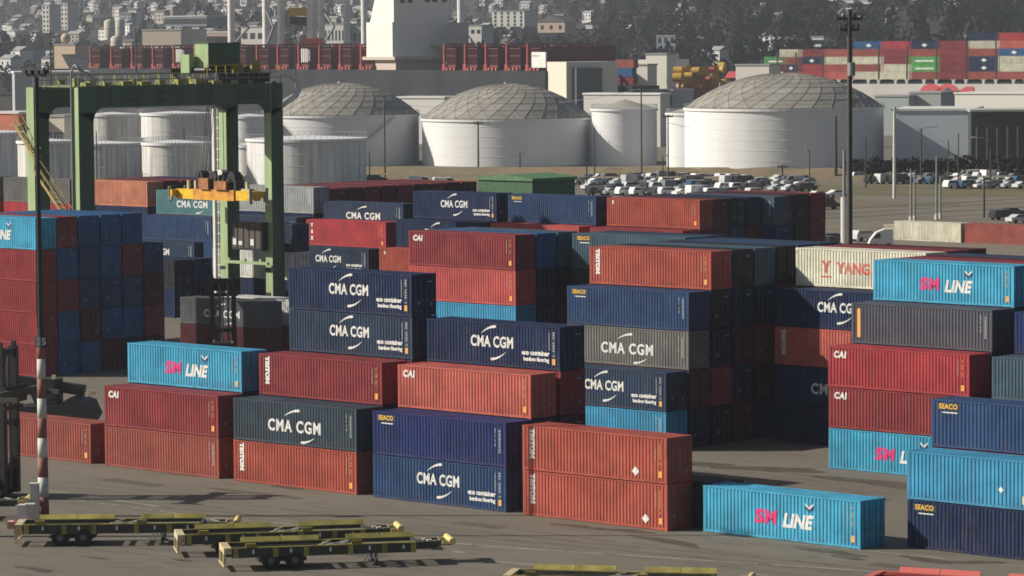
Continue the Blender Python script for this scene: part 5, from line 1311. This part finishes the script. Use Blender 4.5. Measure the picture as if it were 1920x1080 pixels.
def car(u, v, kind=None, ci=None, rz=None, lab=None):
    kind = kind or rc.choice(['sedan', 'suv', 'suv', 'sedan', 'van']) ; cn, cc = CC[rc.randrange(len(CC)) if ci is None else ci]; p = at(u, v)
    z = math.atan2(RH.y, RH.x)+(rz if rz is not None else rc.choice([.55, .55, .55, 3.69])+rc.uniform(-.05, .05))
    src = CT[kind]
    if first[kind]:
        first[kind] = False; t = src; t.location = p; t.rotation_euler.z = z
        for ch in t.children:
            if ch.get('tint'): ch.color = (*cc, 1)
    else: t = dup(src, p, z, cc)
    return t, cn, kind
i = 0
near = lambda u: 'left end' if u < 1190 else ('middle' if u < 1400 else 'right end')
for row, (v, u0, u1, st_) in enumerate(((338, 1105, 1505, 21), (346, 1095, 1515, 23), (356, 1110, 1520, 25), (366, 1120, 1440, 27))):
    u = u0
    while u < u1:
        if rc.random() < .9:
            t, cn, kd = car(u+rc.uniform(-2, 2), v+rc.uniform(-.4, .4)+(u-1100)*.006); i += 1
            tag(t, f"{cn} {kd} parked in {['back','second','third','front'][row]} row, {near(u)} of the lot before the tanks", 'car', f'cars in the lot before the tanks')
        u += st_
for row, (v, u0, u1, st_) in enumerate(((337, 1610, 1925, 21), (345, 1640, 1925, 23), (353, 1790, 1935, 26))):
    u = u0
    while u < u1:
        if rc.random() < .86:
            t, cn, kd = car(u+rc.uniform(-2, 2), v+rc.uniform(-.4, .4))
            tag(t, f"{cn} {kd} parked in {['back','middle','front'][row]} row, {'left' if u < 1720 else ('middle' if u < 1830 else 'right')} part of lot below dark hedge", 'car', 'cars below the dark hedge')
        u += st_
for u, v, kd, ci, rz, lab in ((1535, 372, 'sedan', 0, .5, 'white sedan alone at the lot edge left of the wooden pole'), (1570, 370, 'sedan', 5, .45, 'second white sedan beside the wooden pole'), (1546, 392, 'van', 2, .1, 'black van low behind the shaded far containers'),
                              (1880, 412, 'suv', 2, .5, 'black car nearest the right edge above the red container'), (1912, 418, 'sedan', 1, .5, 'silver car at right edge above the red container'), (1898, 405, 'sedan', 8, .5, 'black sedan behind the silver car at right edge'),
                              (1622, 452, 'suv', 1, .6, 'silver vehicle right of the wooden pole foot'), (1560, 458, 'suv', 7, .6, 'teal vehicle left of the wooden pole foot'), (1545, 470, 'van', 3, .6, 'grey van behind the cream container left end'),
                              (1010, 352, 'van', 0, .4, 'white van left of the first parked cars'), (790, 350, 'van', 0, 0, 'white van above the far blue container'), (835, 352, 'van', 5, .2, 'second white van above the far blue container'), (705, 342, 'suv', 2, .2, 'black car beside the low stained tank')):
    t, _, _ = car(u, v, kd, ci, rz); tag(t, lab, 'car')
# hi-vis machine and truck nose near the wooden pole
p = at(1537, 462); t = empty('scissor_lift', p, math.atan2(RH.y, RH.x)); tag(t, 'lime yellow upright lift machine behind the cream container', 'lift machine')
M['lime'] = mat('lime_yellow', (.55, .6, .02), .5); b = MB(); b.box(-.5, .6, -.4, .5, 2.6, 4.2); b.build('basket', M['lime'], t)
b = MB()
for k in range(3): b.bar((-.4, 0, .5+k*.7), (.5, 0, 1.2+k*.7), .14); b.bar((.5, 0, .5+k*.7), (-.4, 0, 1.2+k*.7), .14)
b.build('scissor_arms', M['lime'], t); b = MB(); b.box(-.7, .8, -.5, .6, .2, .6)
b.build('base', M['black'], t)
for x in (-.5, .6):
    b = MB(); b.tube((x, -.6, .25), (x, -.4, .25), .25, n=12); b.build('wheel', M['tyre'], t)
p = at(1652, 468); t = empty('truck', p, math.atan2(RH.y, RH.x)); tag(t, 'white rounded truck cab showing above the cream container roof', 'truck')
b = MB(); b.prism([(-2.0, .5), (1.6, .5), (1.6, 3.0), (.4, 3.0), (-.8, 2.5), (-1.6, 1.5)], -1.1, 1.1, 'y'); b.build('cab', M['white'], t)
b = MB(); b.prism([(-1.3, 1.7), (-.6, 2.4), (-.2, 2.4), (-.2, 1.7)], -1.12, 1.12, 'y'); b.build('window', M['glass'], t)
for x in (-1.0, 1.0):
    b = MB(); b.tube((x, -1.2, .5), (x, -.8, .5), .5, n=14); b.build('wheel', M['tyre'], t)
# green tarpaulin shed behind the far block
xg = solve(lambda x: (x, 127, 13), 897, -200, 0); t = empty('green_shed', (xg, 127, 0)); tag(t, 'dark green sheeted shed with low ridge roof behind the far containers', 'shed')
M['green_sheet'] = mat('green_sheet', (.05, .13, .06), .7, var=.3); b = MB(); b.box(0, 8.4, 0, 7.2, 0, 14.6); b.build('wall', M['green_sheet'], t)
b = MB(); b.prism([(-.2, 14.6), (8.6, 14.6), (8.6, 14.9), (4.2, 15.3), (-.2, 14.9)], -.2, 7.4, 'y'); b.build('roof', mat('green_roof_sheet', (.09, .2, .09), .6, var=.3), t)
# hedge below the dark shed
def leaf_cloud(mb, c, rx, ry, rz, n, size, rr, mats=3):
    for _ in range(n):
        while True:
            x, y, z = rr.uniform(-1, 1), rr.uniform(-1, 1), rr.uniform(-1, 1)
            q = x*x+y*y+z*z
            if .25 < q < 1: break
        p = Vector((c[0]+x*rx, c[1]+y*ry, c[2]+z*rz)); a = Vector((rr.gauss(0, 1), rr.gauss(0, 1), rr.gauss(0, 1))).normalized()
        b_ = a.cross(Vector((rr.gauss(0, 1), rr.gauss(0, 1), rr.gauss(0, 1)))).normalized(); s = size*rr.uniform(.6, 1.3)
        mb.poly([p-a*s, p+b_*s*.8, p+a*s, p-b_*s*.7], rr.randrange(mats))
FM = [mat('foliage_dark_green', (.014, .021, .015), .95, spec=.05), mat('foliage_olive', (.026, .027, .018), .95, spec=.05), mat('foliage_brown_twigs', (.034, .028, .024), .95, spec=.05), mat('foliage_grey_green', (.018, .022, .021), .95, spec=.05)]
hb = MB(); rr = random.Random(8); a = at(1600, 331); c = at(1990, 333)
for i in range(46):
    q = a.lerp(c, i/45); leaf_cloud(hb, (q.x, q.y, 2.0), 3.2, 1.6, 1.5+rr.random()*1.4, 70, .5, rr)
tag(hb.build('hedge', FM), 'dark hedge between the car park and the pale block', 'hedge')

# ------------------------------------------------------------------ hill, forest, houses
def hz(b, t):
    pts = [(1400, 0), (1550, 6), (1700, 14), (2000, 26), (2500, 42), (3200, 58), (4000, 90), (5000, 150), (7500, 330)]
    z = pts[-1][1]
    for (b0, z0), (b1, z1) in zip(pts[:-1], pts[1:]):
        if b <= b1: z = z0+(z1-z0)*max(0, (b-b0))/(b1-b0); break
    k = min(1, max(0, (b-1450)/600))
    return z + k*(6*math.sin(t*47+b*.002)+4*math.sin(t*91+1+b*.004)) + k*22*max(0, t-.02)*8
b = MB(); NB, NTt = 46, 70; V = []
for i in range(NB+1):
    bb = 1400+6100*(i/NB)**1.3
    for j in range(NTt+1):
        t = -.42+.84*j/NTt; p = CAMP+DH*bb+RH*(bb*t); b.v.append((p.x, p.y, hz(bb, t) if i else -.5))
for i in range(NB):
    for j in range(NTt):
        k = i*(NTt+1)+j; b.f.append((k, k+1, k+NTt+2, k+NTt+1)); b.m.append(0)
struct(b.build('hill', ground_mat('hill_ground', (.03, .028, .02), (.018, .018, .014), (.045, .04, .03), s1=.004, s2=.02), None, True))
# road looping on the hillside
b = MB(); pr = None
RD = [(1010, 66, 2150), (1060, 60, 2250), (1105, 54, 2350), (1138, 46, 2450), (1140, 40, 2520), (1120, 34, 2600), (1085, 30, 2700)]
for (u, v, b0) in RD:
    p = col(u, b0, zat(b0, v)); n_ = DH*5
    cur = (p-n_*2.2, p+n_*2.2)
    if pr: b.quad(pr[0], cur[0], cur[1], pr[1]); b.quad(pr[0]-Vector((0, 0, 2)), cur[0]-Vector((0, 0, 2)), cur[0], pr[0])
    pr = cur
struct(b.build('hillside_road', mat('pale_concrete', (.42, .38, .34), .8)))
hr = random.Random(77)
HC = [(.52, .52, .5), (.6, .6, .6), (.34, .31, .28), (.24, .26, .28), (.44, .4, .34), (.55, .54, .53)]; NMC = ['off white', 'white', 'tan', 'grey', 'cream', 'pale']
REG = [(0, 300, 'upper left corner'), (300, 560, 'left of the quay cranes'), (560, 1000, 'above the dark ship'), (1000, 1400, 'near the hillside road'), (1400, 1930, 'above the ship containers')]
HS = []
def small_house(u, b0, w, h, dep, ci, ri, rz):
    HS.append((u, b0, w*FPX/b0*.6+3))
    t_ = (u-960)/FPX; z = hz(b0, t_); p = col(u, b0)
    t = empty('hillside_house', (p.x, p.y, z-1.5), math.atan2(RH.y, RH.x)+rz)
    b = MB(); b.box(-w/2, w/2, -dep/2, dep/2, 0, h+1.5); b.build('wall', M['wall_tint'], t, color=HC[ci])
    b = MB(); b.prism([(-dep/2-.5, h+1.5), (0, h+1.5+dep*.28), (dep/2+.5, h+1.5)], -w/2-.4, w/2+.4, 'x'); b.build('roof', M['roof'] if ri % 3 else M['wall_tint'], t, color=(.3, .3, .3))
    n = max(2, int(w/3))
    for k in range(n):
        for zz in ((2.6, 5.2) if h > 6 else (2.8,)):
            x = -w/2+w*(k+.5)/n; b = MB(); b.box(x-.6, x+.6, -dep/2-.06, -dep/2+.02, zz, zz+1.4); b.build('window', M['glass'], t)
    return t
for ri, (ua, ub, nm) in enumerate(REG):
    for k in range((115, 85, 120, 34, 40)[ri]):
        u = hr.uniform(ua, ub); b0 = 1700+2300*hr.random(); ci = hr.randrange(6)
        t = small_house(u, b0, hr.uniform(5, 11), hr.choice([3, 4.5, 6.5, 7]), hr.uniform(5, 8), ci, k, hr.choice((-.75, -.6, .8, -.9))+hr.uniform(-.1, .1))
        tag(t, f"small {NMC[ci]} house among dark trees on the far hillside, {nm}", 'house', f'{NMC[ci]} hillside houses {nm}')
# street of white eaves along the hill foot: low sheds
for k, (u, v, w) in enumerate(((1100, 52, 12), (1175, 52, 14), (1232, 60, 16), (1262, 52, 16), (1412, 51, 18), (1462, 50, 14), (1510, 51, 14), (1567, 50, 14), (1664, 48, 14), (1725, 47, 26), (1903, 46, 16), (1548, 5, 20), (1575, 8, 24), (1610, 10, 24), (1780, 52, 22), (1832, 38, 24))):
    obox('low_shed', u, u+w, 2050, v-2, v+3, 8, (.6, .6, .58), f'thin pale roofed shed number {k}'.replace(f' number {k}', '') + f" on the hill, {['far left of group','by the road bend','beside grey block','above arcaded building','above slatted tower','above white flat building','between flat buildings','left of the wooden pole','right of the wooden pole','above seventh ship column','near right edge','top left of wooden pole','top beside wooden pole','top right of wooden pole','above eighth ship column','above ninth ship column'][k]}", 'shed', roofc=(.7, .7, .68))

fb = MB(); rr = random.Random(5)
for i in range(3800):
    q = rr.random(); bb = 1560+2900*q**1.5; t = rr.uniform(-.168, .168); u_ = 960+FPX*t
    if u_ < 900 and rr.random() < .25: continue
    if any(hb_-90 < bb < hb_+12 and abs(u_-hu) < hw for hu, hb_, hw in HS): continue
    p = CAMP+DH*bb+RH*(bb*t); z = hz(bb, t); h = rr.uniform(7, 15)*(1.25 if u_ > 1050 else .9); w = h*rr.uniform(.28, .45)
    con = rr.random() < .45; base = len(fb.v)
    fb.tube((p.x, p.y, z-1), (p.x, p.y, z+h*.5), w*.09, w*.05, 5, 2, False)
    n = 120 if bb < 2600 else 60
    for _ in range(n):
        y = rr.random(); ang = rr.uniform(0, 6.283)
        rad = w*((1-y)**.8 if con else math.sin(math.pi*min(1, .12+y*.88))**.6)*rr.uniform(.55, 1)
        c = Vector((p.x+math.cos(ang)*rad, p.y+math.sin(ang)*rad, z+h*(.16+.84*y)))
        a = Vector((rr.gauss(0, 1), rr.gauss(0, 1), rr.gauss(0, 1))).normalized(); s = h*.055*rr.uniform(.5, 1.5)
        b_ = a.cross(Vector((rr.gauss(0, 1), rr.gauss(0, 1), 1))).normalized()
        fb.poly([c-a*s, c+b_*s, c+a*s, c-b_*s], (rr.choice((0, 0, 3)) if con else rr.choice((2, 1, 2, 3))))
fo = fb.build('forest', FM); struct(fo, 'stuff', 'dark mixed winter woodland covering the far hillside'); fo['category'] = 'woodland'
# ------------------------------------------------------------------ haze
HAZE = .0001
hx = MB(); lo = CAMP-DH*350; n0 = []
for (bb, tt) in ((-260, -1), (-260, 1), (7900, 1), (7900, -1)):
    w = 420 if bb < 0 else 3600; p = CAMP+DH*bb+RH*(tt*w); n0.append((p.x, p.y))
k = 0; zlo, zhi = -1.0, 420.0
hx.v = [(*q, zlo) for q in n0]+[(*q, zhi) for q in n0]; hx.f = [(3, 2, 1, 0), (4, 5, 6, 7), (0, 1, 5, 4), (1, 2, 6, 5), (2, 3, 7, 6), (3, 0, 4, 7)]; hx.m = [0]*6
hm = bpy.data.materials.new('haze_volume'); hm.use_nodes = True; hn = hm.node_tree.nodes; hn.clear()
ho = hn.new('ShaderNodeOutputMaterial'); hv = hn.new('ShaderNodeVolumePrincipled'); hv.inputs['Color'].default_value = (.8, .86, .95, 1); hv.inputs['Density'].default_value = HAZE; hv.inputs['Anisotropy'].default_value = .3
hm.node_tree.links.new(hv.outputs[0], ho.inputs['Volume']); hz_o = hx.build('haze', hm); struct(hz_o, 'stuff', 'thin pale haze in the air')
